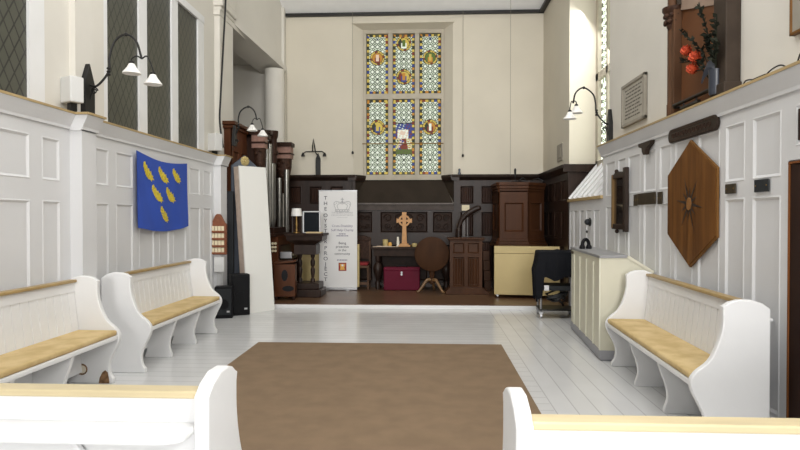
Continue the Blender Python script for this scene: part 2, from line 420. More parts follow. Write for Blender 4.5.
# stained glass
GC = {'w': (236, 242, 224), 'w2': (216, 228, 202), 'l': (54, 62, 46), 'y': (206, 180, 84), 'b': (58, 72, 136), 'r': (124, 56, 40), 'd': (52, 54, 40),
      'o': (190, 132, 50), 'g': (88, 110, 46), 's': (226, 200, 176), 'v': (92, 92, 60)}
def glass_fn(W, H, medals, picture=None, seed=1):
    rnd = random.Random(seed); cw = .062
    bord = {}
    def f(x, z):
        # x in 0..W, z in 0..H
        e = min(x, W - x, z, H - z)
        if e < .008: return 'd'
        if e < .058:
            k = (int(x / cw) if min(z, H - z) < min(x, W - x) else 100 + int(z / cw), min(z, H - z) < min(x, W - x), x > W / 2, z > H / 2)
            if ((x if k[1] else z) / cw) % 1 < .16: return 'd'
            if k not in bord:
                bord[k] = (rnd.choice('yyyo') if k[0] % 2 == 0 else rnd.choice('bbrdddv'))
            return bord[k]
        if e < .068: return 'd'
        for (mz, mr, cols) in medals:
            dx, dz = x - W / 2, z - mz; r = math.hypot(dx, dz)
            if r < mr * 1.18:
                a = math.atan2(dz, dx)
                if r > mr * 1.1: return 'd'
                if r > mr * .86: return 'd' if (a * 8 / PI) % 1 < .12 else ('y' if int(a * 8 / PI + 20) % 4 else 'r')
                if r > mr * .78: return 'd'
                if abs(dx) < mr * .22 and -mr * .5 < dz < mr * .55: return cols[2]
                if abs(dx) < mr * .42 and dz < mr * .1: return cols[1]
                return cols[0] if (dx * 2.1 + dz) > -mr * .2 else cols[3]
        if picture and picture[0] < z < picture[1]:
            t = (z - picture[0]) / (picture[1] - picture[0]); u = x / W
            n = math.sin(x * 61 + z * 37) * math.sin(z * 71 - x * 23)
            if t < .03 or t > .97: return 'd'
            if t < .18: return 'g' if n > -.2 else 'v'
            if t > .78: return 'b' if n > -.45 else ('r' if u > .6 else 'w2')
            du = abs(u - .46)
            if .55 < t < .72 and math.hypot((u - .45) * W, (t - .68) * .8) < .06: return 's'
            if t > .5 and du < .24: return 'w' if n > -.1 else 's'
            if t > .5: return 'b' if n > -.2 else 'r'
            if du < .12 + .3 * (.55 - t): return 'r' if u > .42 + .1 * math.sin(t * 20) else ('b' if n > 0 else 's')
            return 'y' if n > .35 else ('w2' if n > -.25 else 'o' if u > .6 else 'v')
        # quarry of interlaced circles
        p = .105; gx = ((x - W / 2) / p + .5) % 1 - .5; gz = (z / p) % 1 - .5
        r = math.hypot(gx, gz)
        r2 = math.hypot(abs(gx) - .5, abs(gz) - .5)
        if abs(r - .36) < .075 or r2 < .15: return 'l'
        if abs(gx) < .05 and r > .36 or abs(gz) < .05 and r > .36: return 'l'
        q = 4.
        cx = ((x - W / 2) / (p * 2) + .5) % 1 - .5; cz = ((z - .1) / (p * 4)) % 1 - .5
        if math.hypot(cx, cz * 2) < .12: return 'b' if (int(z * 3) % 2) else 'd'
        return 'w' if r < .36 else 'w2'
    return f
def glass_pane(parent, P, W, H, fn, m='stained', step=.0125):
    nx, nz = int(W / step), int(H / step)
    vs = [P(W * i / nx, H * j / nz) for j in range(nz + 1) for i in range(nx + 1)]
    fs = [(j * (nx + 1) + i, j * (nx + 1) + i + 1, (j + 1) * (nx + 1) + i + 1, (j + 1) * (nx + 1) + i) for j in range(nz) for i in range(nx)]
    me = bpy.data.meshes.new('pane'); me.from_pydata(vs, [], fs); me.materials.append(M[m])
    at = me.color_attributes.new('glass', 'FLOAT_COLOR', 'CORNER')
    cols = []
    for j in range(nz):
        for i in range(nx):
            c = lin(GC[fn(W * (i + .5) / nx, H * (j + .5) / nz)]); cols += [*c, 1.] * 4
    at.data.foreach_set('color', cols)
    o = bpy.data.objects.new('pane', me); COL.objects.link(o); o.parent = parent
    return o
zt0, zt1 = 3.99, 4.10                                            # transom
fr = MB()
lx = [(-1.30, -.835), (-.745, -.275), (-.185, .275)]
for a, b in ((gx0 - .03, lx[0][0]), (lx[0][1], lx[1][0]), (lx[1][1], lx[2][0]), (lx[2][1], gx1 + .03)): fr.box(a, b, gy - .06, gy + .06, 2.31, gz1 + .02)
fr.box(gx0, gx1, gy - .05, gy + .055, zt0, zt1).box(gx0, gx1, gy - .055, gy + .055, 2.29, 2.40).box(gx0, gx1, gy - .055, gy + .055, 5.36, gz1 + .03)
win = struct('window_3', fr, 'stone')
Hl, Hu = zt0 - 2.40, 5.36 - zt1
med = {0: ([(1.0, .14, 'ybyd')], [(.76, .135, 'orso')]), 1: ([], [(.36, .14, 'ybor'), (1.06, .14, 'ywgd')]), 2: ([(1.0, .14, 'orwd')], [(.76, .135, 'goyg')])}
for k, (a, b) in enumerate(lx):
    for z0, H, ms in ((2.40, Hl, med[k][0]), (zt1, Hu, med[k][1])):
        fn = glass_fn(b - a, H, ms, (.42, 1.1) if (k == 1 and z0 < 3) else None, seed=k * 3 + int(z0))
        glass_pane(win, lambda x, z, a=a, z0=z0: (a + x, gy, z0 + z), b - a, H, fn)
MB().tube([(gx0 - .05, gy - .07, 3.05), (gx1 + .02, gy - .07, 3.05)], .01).build('stay_bar', 'brass', win)

# reredos and chancel dado
ROW = [(.2, 1.02), (1.12, 1.62), (1.78, 2.15)]
def dado(us_panels, u0, u1, mp, mb=None, dep=.03):
    return panelled(mp, strips(us_panels, u0, u1), strips(ROW, .07, 2.26), depth=dep, inset=.035, mb=mb, pm=1)
d = MB()
mpB = lambda u, v, dd: (u, 12.14 + dd, v)
dado([(-2.88, -2.62), (-2.45, -2.18), (-2.02, -1.75)], -2.96, -1.5, mpB, d)
dado([(.66, .93), (1.09, 1.335), (1.5, 1.74), (1.9, 2.14)], .53, XR, mpB, d)
def linen(mb, u0, u1, v0, v1, P):
    n = 5
    for k in range(n):
        a = u0 + (u1 - u0) * (k + .2) / n; b = u0 + (u1 - u0) * (k + .8) / n
        pts = [P(a, v0, 0), P((a + b) / 2, v0, -.014), P(b, v0, 0), P(a, v1, 0), P((a + b) / 2, v1, -.014), P(b, v1, 0)]
        mb.m = 1; mb.add(pts, [(0, 1, 4, 3), (1, 2, 5, 4), (3, 4, 5), (0, 2, 1)]); mb.m = 0
for (a, b) in ((-2.88, -2.62), (-2.45, -2.18), (.66, .93), (1.09, 1.335)):
    for v0, v1 in ROW: linen(d, a + .04, b - .04, v0 + .045, v1 - .045, lambda u, v, dd: (u, 12.165 + dd, v))
struct('trim_back_dado', d, ['oak', 'oakred'])
c = MB()
prof = [(0, 2.25), (-.03, 2.25), (-.05, 2.28), (-.11, 2.33), (-.12, 2.38), (0, 2.38)]
for a, b in ((-2.96, wx0 + .05), (wx1 - .02, XR)): c.prism([(12.2 + p[0], p[1]) for p in prof], a, b, 'x')
# cornice returns along the splayed window jambs
for (x0, x1, s) in ((wx0 + .05, gx0, -1), (wx1 - .02, gx1, 1)):
    vs = []
    for (x, y) in ((x0, 12.1), (x1 + s * .0, 12.40)):
        vs += [(x, y, 2.26), (x - s * .03, y, 2.33), (x - s * .03, y, 2.38), (x + s * .15, y, 2.38), (x + s * .15, y, 2.26)]
    c.add(vs, [(0, 1, 6, 5), (1, 2, 7, 6), (2, 3, 8, 7), (3, 4, 9, 8), (4, 0, 5, 9), (0, 4, 3, 2, 1), (5, 6, 7, 8, 9)])
struct('trim_back_cornice', c, 'oak')
r = panelled(mpB, strips([(-1.45, -1.15), (-.98, -.01), (.10, .5)], -1.5, .53), strips([(.2, .95), (1.19, 1.62)], .07, 1.77), depth=.03, inset=.03, pm=1)
def spiral(mb, cx, cz, r0, sx, sz, P, turns=1.6):
    pts = []
    for i in range(26):
        t = i / 25; a = turns * 2 * PI * t; rr = r0 * (1 - .8 * t)
        pts.append(P(cx + sx * rr * math.cos(a), cz + sz * rr * math.sin(a)))
    mb.m = 1; mb.tube(pts, [.014 - .006 * i / 25 for i in range(26)], 5); mb.m = 0
Pc = lambda u, v: (u, 12.16, v)
for (a, b) in ((-1.45, -1.15), (-.98, -.01), (.10, .5)):
    n = max(2, round((b - a) / .24)); wdt = (b - a - .08) / n
    for k in range(n):
        cx = a + .04 + wdt * (k + .5)
        for j, cz in enumerate((1.32, 1.49)):
            s = 1 if (k + j) % 2 == 0 else -1
            spiral(r, cx, cz, min(wdt, .17) * .5, s, 1 if j else -1, Pc)
struct('trim_reredos', r, ['oak', 'oakpanel'])
sh = MB().prism([(12.04, 1.765), (12.2, 1.765), (12.2, 1.80), (12.05, 1.80)], wx0 + .05, wx1 + .02, 'x').prism([(12.1, 1.65), (12.14, 1.65), (12.14, 1.77), (12.07, 1.77)], wx0 + .05, wx1 + .02, 'x')
struct('trim_reredos_shelf', sh, 'oakedge', bevel=.006)
ss = MB().add([(wx0, 12.18, 1.80), (wx1, 12.18, 1.80), (gx1 + .02, gy - .02, 2.31), (gx0 - .02, gy - .02, 2.31), (wx0, 12.3, 1.75), (wx1, 12.3, 1.75)], [(0, 1, 2, 3), (0, 4, 5, 1), (0, 3, 4), (1, 5, 2), (3, 2, 5, 4)])
ss.add([(wx0 - .02, 12.13, 1.78), (gx0 - .005, gy - .02, 2.30), (gx0 - .005, gy - .02, 2.36), (wx0 - .02, 12.13, 2.26)], [(0, 1, 2, 3)])
ss.add([(wx1 + .02, 12.13, 1.78), (gx1 + .005, gy - .02, 2.30), (gx1 + .005, gy - .02, 2.36), (wx1 + .02, 12.13, 2.26)], [(0, 1, 2, 3)])
struct('trim_window_slope', ss, 'slope')

# right chancel wall and window recess
YJ0, YJ1, XW = 8.12, 9.97, 2.84
struct('wall_right_chancel', MB().box(XR, XR + .9, YJ1, 12.6, 0, ZT), 'backcream')
mpRc = lambda u, v, dd: (XR - .018 + dd, u, v)
dr = dado([(10.1, 10.5), (10.65, 11.05), (11.2, 11.6), (11.7, 12.05)], 9.97, 12.14, mpRc, None, .014)
dr.add([(XR - .018, 9.97, .07), (XR, 9.97, .07), (XR, 9.97, 2.26), (XR - .018, 9.97, 2.26)], [(0, 1, 2, 3)])
dr.box(XR - .02, XW + .01, 9.94, 9.968, .07, 2.3)
struct('trim_right_dado', dr, ['oak', 'oak'])
rc = MB().prism([(XR + p[0] + .0, p[1]) for p in prof], 9.93, 12.2, 'y').box(XR - .1, XW, 9.90, 9.97, 2.26, 2.385)
struct('trim_right_cornice', rc, 'oak')
rec = MB().box(XW + .05, 3.2, YJ0 - .2, YJ1 + .1, 0, 2.35).box(XW + .05, 3.2, YJ0 - .2, YJ1 + .1, 5.3, ZT)
struct('wall_right_recess', rec, 'cream')
struct('wall_right_jamb', MB().box(XR + .002, XW + .06, 9.972, 9.99, 2.3, ZT), 'cream')
fr2 = MB()
for a, b in ((YJ0 - .1, YJ0 + .05), (8.70, 8.78), (9.32, 9.40), (9.84, YJ1)): fr2.box(XW - .06, XW + .05, a, b, 2.35, 5.4)
for a, b in ((2.33, 2.43), (3.75, 3.87), (5.2, 5.4)): fr2.box(XW - .06, XW + .05, YJ0 - .1, YJ1, a, b)
w4 = struct('window_4', fr2, 'stone')
for (a, b) in ((8.17, 8.70), (8.78, 9.32), (9.40, 9.84)):
    for z0, z1 in ((2.43, 3.75), (3.87, 5.2)):
        fn = glass_fn(b - a, z1 - z0, [], None, seed=int(a * 10 + z0))
        fn = (lambda g: (lambda x_, z_: {'y': 'w', 'o': 'w2', 'r': 'd', 'b': 'd', 'v': 'l'}.get(g(x_, z_), g(x_, z_))))(fn)
        glass_pane(w4, lambda x, z, a=a, z0=z0: (XW, a + x, z0 + z), b - a, z1 - z0, fn, 'stainedside', .02)
# white sloping boards and panelling below that window
def mpR(u, v, d): return (XR + d, u, v)
mpR2 = mpR
lo = panelled(mpR2, strips([(8.2, 8.5), (8.62, 8.9), (9.0, 9.28), (9.38, 9.66), (9.74, 9.92)], 8.06, 9.96), strips([(.16, 1.62)], 0, 1.78))
lo.add([(XR, 9.96, 0), (XR + .5, 9.96, 0), (XR + .5, 9.96, 1.78), (XR, 9.96, 1.78)], [(0, 1, 2, 3)])
struct('wall_right_low', lo, 'panelwhite')
sb = MB()
nb = 6
for k in range(nb):
    y0 = 8.1 + (9.94 - 8.1) * k / nb; y1 = 8.1 + (9.94 - 8.1) * (k + 1) / nb - .012
    sb.add([(XR - .01, y0, 1.80), (XR - .01, y1, 1.80), (XW, y1, 2.40), (XW, y0, 2.40), (XR + .01, y0, 1.77), (XR + .01, y1, 1.77), (XW + .02, y1, 2.37), (XW + .02, y0, 2.37)],
           [(0, 1, 2, 3), (4, 7, 6, 5), (0, 4, 5, 1), (1, 5, 6, 2), (2, 6, 7, 3), (3, 7, 4, 0)])
for k in range(nb + 1):
    y = 8.13 + (9.9 - 8.13) * k / nb
    sb.add([(XR - .0, y - .03, 1.80), (XR - .03, y - .012, 1.82), (XR - .03, y + .012, 1.82), (XR, y + .03, 1.80), (XW, y - .03, 2.40), (XW - .03, y - .012, 2.42), (XW - .03, y + .012, 2.42), (XW, y + .03, 2.40)], [(0, 1, 5, 4), (1, 2, 6, 5), (2, 3, 7, 6), (0, 3, 2, 1)])
sb.add([(XR + .01, 8.1, 1.775), (XR + .01, 9.95, 1.775), (XW + .02, 9.95, 2.375), (XW + .02, 8.1, 2.375)], [(0, 1, 2, 3)])
struct('trim_sloping_sill', sb, 'panelwhite')
struct('trim_sill_nosing', MB().box(XR - .035, XR + .02, 8.06, 9.96, 1.755, 1.80), 'ledge', bevel=.006)
# near right panelled wall
rp = [(.6, 1.0), (1.1, 1.5), (1.6, 2.0), (2.1, 2.5), (2.6, 2.95), (4.05, 4.40), (4.50, 4.79), (4.88, 5.26), (5.36, 5.75), (5.83, 6.12), (6.21, 6.56), (6.66, 7.06), (7.14, 7.43), (7.53, 7.93)]
rw = panelled(mpR, strips(rp[5:], 3.97, 8.06), strips([(.16, 1.65), (1.77, 2.22)], 0, 2.33))
panelled(mpR, strips(rp[:5], YN, 3.1), strips([(.16, 1.65), (1.77, 2.22)], 0, 2.33), mb=rw)
panelled(mpR, strips([(3.2, 3.9)], 3.1, 3.97), strips([(1.95, 2.22)], 1.87, 2.33), mb=rw)
rw.box(XR + .03, XR + .3, YN, 3.1, 0, 2.45).box(XR + .03, XR + .3, 3.97, 8.06, 0, 2.45).box(XR + .03, XR + .3, 3.1, 3.97, 1.87, 2.45)
rw.add([(XR, 8.06, 0), (XR + .5, 8.06, 0), (XR + .5, 8.06, 2.45), (XR, 8.06, 2.45)], [(0, 1, 2, 3)])
struct('wall_right', rw, 'panelwhite')
crown([(0, YN, 8.10)], 0, 0, -1, 'trim_right_crown')
struct('trim_right_ledge', MB().box(XR - .075, XR + .12, YN, 8.11, 2.446, 2.466), 'ledge')
struct('baseboard_right', MB().box(XR - .02, XR + .01, 3.99, 9.6, 0, .14).box(XR - .02, XR + .01, YN, 3.08, 0, .14), 'panelwhite', bevel=.005)
struct('wall_right_upper', MB().box(2.45, 3.3, YN, YJ0, 2.44, ZT), 'cream')
# door in the right wall
dm = MB().box(XR + .004, XR + .06, 3.13, 3.955, 0, 1.845)
dd = struct('door_1', dm, 'doorbrown')
MB().box(XR - .004, XR + .03, 3.957, 3.968, 0, 1.85).box(XR - .004, XR + .03, 3.11, 3.128, 0, 1.85).box(XR - .004, XR + .03, 3.11, 3.968, 1.848, 1.862).build('door_frame', 'organpanel', dd)
MB().lathe([(.02, 0), (.012, .02), (.028, .045), (.02, .06)], (XR + .004, 3.2, .95), 12, 'x').xform(Matrix.Translation((2 * (XR + .004), 0, 0)) @ Matrix.Diagonal((-1, 1, 1, 1))).build('door_handle', 'brass', dd, smooth=True)
# ------------------------------------------------------------------ pews
def pew_profile():
    pts = [(0, 0), (0, .915), (.05, .95), (.12, .972), (.20, .97), (.25, .955), (.292, .925)]
    pts += [p[:2] for p in curve([(.292, .925, 0), (.292, .80, 0), (.32, .68, 0), (.375, .57, 0), (.455, .50, 0), (.49, .44, 0), (.48, .37, 0), (.43, .27, 0), (.395, .18, 0), (.40, .09, 0), (.43, .04, 0)], 4)]
    return pts + [(.43, 0)]
def support_profile():
    f = [p[:2] for p in curve([(.46, .40, 0), (.43, .30, 0), (.40, .22, 0), (.385, .12, 0), (.41, .03, 0)], 4)]
    bk = [p[:2] for p in curve([(.12, .02, 0), (.14, .1, 0), (.135, .22, 0), (.09, .32, 0), (.06, .40, 0)], 4)]
    return f + [(.41, 0), (.12, 0)] + bk
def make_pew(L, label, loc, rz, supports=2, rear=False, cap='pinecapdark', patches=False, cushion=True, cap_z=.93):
    """local: x along the length (0 centre), y from the rear 0 to the nose .49"""
    t = thing('pew', label, 'pew', loc, rz, 'white painted church pews')
    h = L / 2; th = .05
    for s in (-1, 1):
        x0, x1 = (h - th, h) if s > 0 else (-h, -h + th)
        e = MB().prism(pew_profile(), x0, x1, 'x').build('end_panel', 'white', t, bevel=.009, seg=3)
    b = MB()
    i0, i1 = -h + th, h - th
    def by(z): return .055 + .055 * (.88 - z) / .48                # rear-leaning back
    def slab(x0, x1, z0, z1, d0, d1, m=b):
        m.add([(x0, by(z0) + d0, z0), (x1, by(z0) + d0, z0), (x1, by(z1) + d0, z1), (x0, by(z1) + d0, z1),
               (x0, by(z0) + d1, z0), (x1, by(z0) + d1, z0), (x1, by(z1) + d1, z1), (x0, by(z1) + d1, z1)],
              [(0, 1, 2, 3), (4, 7, 6, 5), (0, 4, 5, 1), (1, 5, 6, 2), (2, 6, 7, 3), (3, 7, 4, 0)])
    slab(i0, i1, .10, cap_z - .015, -.012, .006)
    slab(i0, i1, .83, cap_z - .015, 0, .026); slab(i0, i1, .40, .46, 0, .024)
    n = round((i1 - i0) / .105); wd = (i1 - i0) / n
    for k in range(n):
        a = i0 + wd * k; sg = .007
        zz = (.46, .83)
        vs = []
        for z in zz:
            y = by(z)
            vs += [(a, y + .004, z), (a + sg, y + .02, z), (a + wd - sg, y + .02, z), (a + wd, y + .004, z)]
        b.add(vs, [(0, 1, 5, 4), (1, 2, 6, 5), (2, 3, 7, 6)])
    b.build('backrest', 'white', t)
    MB().box(i0, i1, .03, .105, cap_z - .015, cap_z + .01).build('cap_rail', cap, t, bevel=.006)
    MB().box(i0, i1, .09, .485, .40, .44).build('seat', 'white', t, bevel=.01)
    if cushion:
        q = MB().box(i0 + .01, i1 - .01, .115, .482, .44, .488).build('seat_cushion', 'cushion', t, bevel=.018, seg=3)
    for k in range(supports):
        x = -h + L * (k + 1) / (supports + 1)
        MB().prism(support_profile(), x - .022, x + .022, 'x').build('support', 'white', t, bevel=.006)
    if rear:
        r = MB(); n = 10
        yb = -.105
        pl = [(i0, .05), (i1 - .0, .05), (i1, -.02)] + [(i1 - .10 + .10 * math.cos(a), yb + .05 - .05 * math.sin(a)) for a in [PI / 2 * k / n for k in range(n + 1)]] + [(i0, yb)]
        r.prism(pl, .795, .817, 'z').build('book_ledge', 'white', t, bevel=.006)
        r = MB(); z0, z1 = .22, .765
        for cx in (.2,):
            path = []
            for (qx, qz, a0) in ((cx + .47, z1 - .1, 0), (cx - .47, z1 - .1, 90), (cx - .47, z0 + .1, 180), (cx + .47, z0 + .1, 270)):
                for k in range(7):
                    a = math.radians(a0 + 15 * k); path.append((qx + .09 * math.cos(a), .035 + .05 * (.88 - qz) , qz + .09 * math.sin(a)))
            path.append(path[0]); r.tube(path, .014, 8)
        r.build('panel_moulding', 'white', t)
    if patches:
        x = h + .001
        MB().lathe([(.001, 0), (.055, 0), (.055, .002), (.001, .002)], (h - .0, .17, .17), 16, 'x').build('filler_patch', 'filler', t)
        MB().prism([(.30, .0), (.41, .0), (.40, .06), (.385, .12), (.36, .15), (.34, .11), (.31, .06)], h - .001, h + .002, 'x').build('worn_patch', 'peel', t)
    return t
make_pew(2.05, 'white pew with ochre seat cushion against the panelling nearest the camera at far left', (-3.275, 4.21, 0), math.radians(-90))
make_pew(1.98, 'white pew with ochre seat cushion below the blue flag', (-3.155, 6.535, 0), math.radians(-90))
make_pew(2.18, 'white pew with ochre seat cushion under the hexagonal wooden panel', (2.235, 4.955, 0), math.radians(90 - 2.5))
make_pew(2.4, 'white pew seen from behind with a rear book ledge, left of the brown carpet', (-.712 - 1.2, 1.875, 0), 0, rear=True, cap_z=.915, cap='pinecap', cushion=True)
make_pew(2.4, 'white pew seen from behind, its pine top rail crossing the lower right corner', (.246 + 1.2, 1.652, 0), 0, rear=True, cap_z=.91, cap='pinecap', cushion=True)
pw = [o for o in bpy.data.objects if o.name == 'pew'][0]
x = -.9745
MB().lathe([(.052, 0), (.052, .003)], (x, .145, .125), 16, 'x').build('worn_patch', 'peel', pw)
MB().lathe([(.036, 0), (.036, .005)], (x, .15, .125), 16, 'x').build('filler_patch', 'filler', pw)
MB().prism([(.30, .0), (.40, .0), (.395, .05), (.385, .10), (.36, .12), (.335, .10), (.31, .05)], x, x + .003, 'x').build('worn_patch', 'peel', pw)

# ------------------------------------------------------------------ carpet
tag(MB().box(-2.023, .86, 2.5, 6.95, .0005, .012).build('rug', 'rug'), 'large plain brown carpet laid over the grey floorboards', 'rug')

# ------------------------------------------------------------------ flag
FX = XL + .03
def flag_pt(y, z):
    u = (y - 6.445) / 1.395; v = (z - 1.385) / .845
    sag = -.055 * math.sin(PI * u) * 1.0
    wv = .010 * math.sin(u * 17 + v * 3) * (1 - v) + .006 * math.sin(u * 8 - v * 5)
    return (FX + .016 + wv + .02 * (1 - v), y, z + sag + .02 * (1 - u) * v)
fm = MB(); nx, nz = 48, 24
for th in (0, .004):
    fm.add([(lambda p: (p[0] - th, p[1], p[2]))(flag_pt(6.445 + 1.395 * i / nx, 1.385 + .845 * j / nz)) for j in range(nz + 1) for i in range(nx + 1)],
           [(j * (nx + 1) + i, j * (nx + 1) + i + 1, (j + 1) * (nx + 1) + i + 1, (j + 1) * (nx + 1) + i) for j in range(nz) for i in range(nx)])
fl = tag(fm.build('flag', 'blue', smooth=True), 'blue flag with six gold birds hanging on the white panelling', 'flag')
bird = [(-.10, .11), (-.075, .12), (-.055, .07), (-.04, .09), (-.02, .03), (.0, .055), (.02, .01), (.045, .03), (.05, -.02), (.09, -.035), (.07, -.055), (.105, -.085), (.06, -.085), (.055, -.115), (.03, -.09), (.0, -.095), (-.05, -.06), (-.085, .0), (-.11, .05)]
for (cy, cz) in ((6.74, 2.03), (7.13, 2.04), (7.50, 2.045), (6.945, 1.80), (7.31, 1.805), (7.12, 1.565)):
    m = MB(); n = len(bird)
    fr_ = [flag_pt(cy + a * 1.25, cz + b * .86 + .02) for a, b in bird]
    m.add([(p[0] + .004, p[1], p[2]) for p in fr_] + [(p[0] + .001, p[1], p[2]) for p in fr_], [tuple(range(n)), tuple(range(n, 2 * n))[::-1]] + [(k, (k + 1) % n, n + (k + 1) % n, n + k) for k in range(n)])
    m.build('bird_emblem', 'yellow', fl)

# ------------------------------------------------------------------ swan neck wall lamps
def shade(mb, c, s=1.):
    mb.lathe([(.018 * s, .05 * s), (.028 * s, .045 * s), (.045 * s, .01 * s), (.085 * s, -.04 * s), (.088 * s, -.052 * s), (.078 * s, -.05 * s), (.04 * s, 0.0), (.015 * s, .03 * s)], c, 18, cap=False); return mb
def wall_lamp(label, loc, sgn, plate, neck, s1, s2, s=1., pw_=.06):
    """local x away from the wall (times sgn), neck: list of (x, z); s1/s2: shade positions"""
    t = thing('wall_lamp', label, 'lamp', loc, 0, 'swan neck wall lamps')
    F = lambda p: (sgn * p[0], p[2] if len(p) > 2 else 0., p[1])
    if plate:
        z0, z1 = plate
        p = MB().prism([(-pw_, z0), (pw_, z0), (pw_, z1 - .19), (0, z1), (-pw_, z1 - .19)], 0, sgn * .05, 'x'); p.build('back_plate', 'iron', t, bevel=.006)
    pts = curve([F(q) for q in neck], 6)
    MB().tube(pts, .011, 8).ball(F(max(neck, key=lambda q: q[1])), .02, 10, 6).build('neck', 'iron', t, smooth=True)
    k = neck[2]; mb = MB()
    for dz in (-.03, 0, .03): mb.lathe([(.012, -.012), (.022, 0), (.012, .012)], F((k[0], k[1] + dz)), 12)
    mb.build('collar', 'iron', t, smooth=True)
    q = neck[0]; scr = [F((q[0] + .06 + .035 * math.cos(a) * (1 - a / 14), q[1] - .06 + .035 * math.sin(a) * (1 - a / 14))) for a in [i * .5 for i in range(18)]]
    MB().tube([F((q[0], q[1] - .2))] + [F((q[0] + .03, q[1] - .1))] + scr[::-1], .007, 6).build('scroll', 'iron', t)
    end = F(neck[-1])
    arm = MB()
    for sp in (s1, s2):
        c = F(sp)
        arm.tube(curve([end, ((end[0] + c[0]) / 2, (end[1] + c[1]) / 2, max(end[2], c[2] + .09) + .02), (c[0], c[1], c[2] + .09), (c[0], c[1], c[2] + .05)], 6), .007, 6)
        arm.lathe([(.026 * s, .04), (.026 * s, .062), (.012, .075)], c, 12)
    arm.build('lamp_arm', 'iron', t, smooth=True)
    for sp in (s1, s2): shade(MB(), F(sp), s).build('lamp_shade', 'shade', t, smooth=True)
    return t
wall_lamp('black swan neck lamp with two white shades on the left ledge by the lattice window', (-3.34, 5.62, 0), 1, (2.467, 3.0),
          [(.03, 2.795), (.12, 2.785), (.235, 2.92), (.245, 3.06), (.30, 3.215), (.41, 3.277), (.51, 3.21), (.565, 3.04)], (.49, 2.935, -.05), (.675, 2.84, .0), .98, .085)
wall_lamp('black swan neck lamp with two white shades in front of the carved organ case', (-3.06, 9.14, 0), 1, (2.62, 2.95),
          [(.0, 2.75), (.045, 2.80), (.09, 2.93), (.09, 3.06), (.13, 3.17), (.245, 3.235), (.34, 3.17), (.385, 3.03)], (.32, 2.90, -.04), (.46, 2.83, .05), .95)
wall_lamp('black swan neck lamp with two white shades by the bright right window reveal', (2.45, 8.02, 0), -1, (2.467, 2.95),
          [(.03, 2.74), (.10, 2.77), (.20, 2.90), (.215, 3.03), (.25, 3.15), (.37, 3.235), (.475, 3.17), (.51, 3.03)], (.455, 2.955, .05), (.565, 2.86, -.05), .98)
t = thing('wall_bracket_lamp', 'small black two-armed bracket light fixed on the back wall above the panelling', 'lamp', (-2.28, 12.2, 0))
MB().box(-.05, .05, -.05, 0, 2.38, 2.72).prism([(-.05, 2.72), (.05, 2.72), (0, 2.84)], -.05, 0, 'y').build('back_plate', 'iron', t, bevel=.008)
MB().tube([(0, -.03, 2.78), (-.04, -.09, 2.84), (-.06, -.11, 2.98), (-.08, -.11, 3.12), (-.10, -.11, 2.98), (-.10, -.11, 2.86)], .013, 6).build('neck', 'iron', t)
MB().tube([(-.3, -.11, 2.82), (-.24, -.11, 2.855), (-.05, -.11, 2.86), (.1, -.11, 2.86), (.15, -.11, 2.82)], .012, 6).build('lamp_arm', 'iron', t)
for x in (-.3, .15): MB().lathe([(.012, .03), (.035, -.02), (.04, -.05), (.012, -.04)], (x, -.11, 2.81), 12).build('lamp_holder', 'iron', t)

# ------------------------------------------------------------------ speakers on the left ledge
def ledge_speaker(label, x, y, z0, z1, w_, d_, rz):
    t = thing('wall_speaker', label, 'speaker', (x, y, 0), rz, 'white speakers on the ledge')
    MB().box(-d_ / 2, d_ / 2, -w_ / 2, w_ / 2, z0, z1).build('body', 'offwhite', t, bevel=.012)
    MB().box(-d_ / 2 - .012, -d_ / 2 + .0, -w_ / 2 + .01, w_ / 2 - .01, z0 + .01, z1 - .005).build('rear_panel', 'speakerside', t, bevel=.004)
    MB().box(-.03, .03, -.03, .03, 2.467, z0).build('foot', 'iron', t)
ledge_speaker('white box speaker on the left ledge beside the swan neck lamp', -3.30, 5.34, 2.56, 2.80, .13, .17, math.radians(-28))
ledge_speaker('white box speaker at the far end of the left ledge', -3.31, 9.03, 2.53, 2.80, .15, .19, math.radians(-25))

# ------------------------------------------------------------------ house shaped rack
RX, RY = -3.215, 8.948
t = thing('letter_rack', 'brown gabled house-shaped letter rack with rows of cream cards on the white pilaster', 'letter rack', (RX, RY, .93))
pf = [(-.125, 0), (.125, 0), (.125, .47), (.10, .49), (.07, .55), (.045, .60), (.02, .625), (-.02, .625), (-.045, .60), (-.07, .55), (-.10, .49), (-.125, .47)]
MB().prism(pf, -.05, 0, 'y').build('back_board', 'rackwood', t, bevel=.005)
for k in range(4):
    z = .03 + k * .11
    MB().box(-.125, .125, -.085, -.05, z - .02, z + .008).build('shelf', 'rackwood', t, bevel=.003)
    m = MB()
    for j in range(4): m.box(-.095 + j * .05, -.055 + j * .05, -.062, -.05, z + .008, z + .078)
    m.build('card_strip', 'card', t)
t = tag(MB().box(-3.28, -3.13, 8.90, 8.948, .66, .90).build('switch_box', 'switch', bevel=.008), 'small white box mounted under the house-shaped rack', 'electrical box')
m = MB()
for x in (-3.235, -3.20, -3.165): m.tube([(x, 8.93, .66), (x, 8.935, .02)], .008, 6)
tag(m.build('conduit', 'offwhite'), 'thin white pipes dropping from the box under the rack', 'pipe')

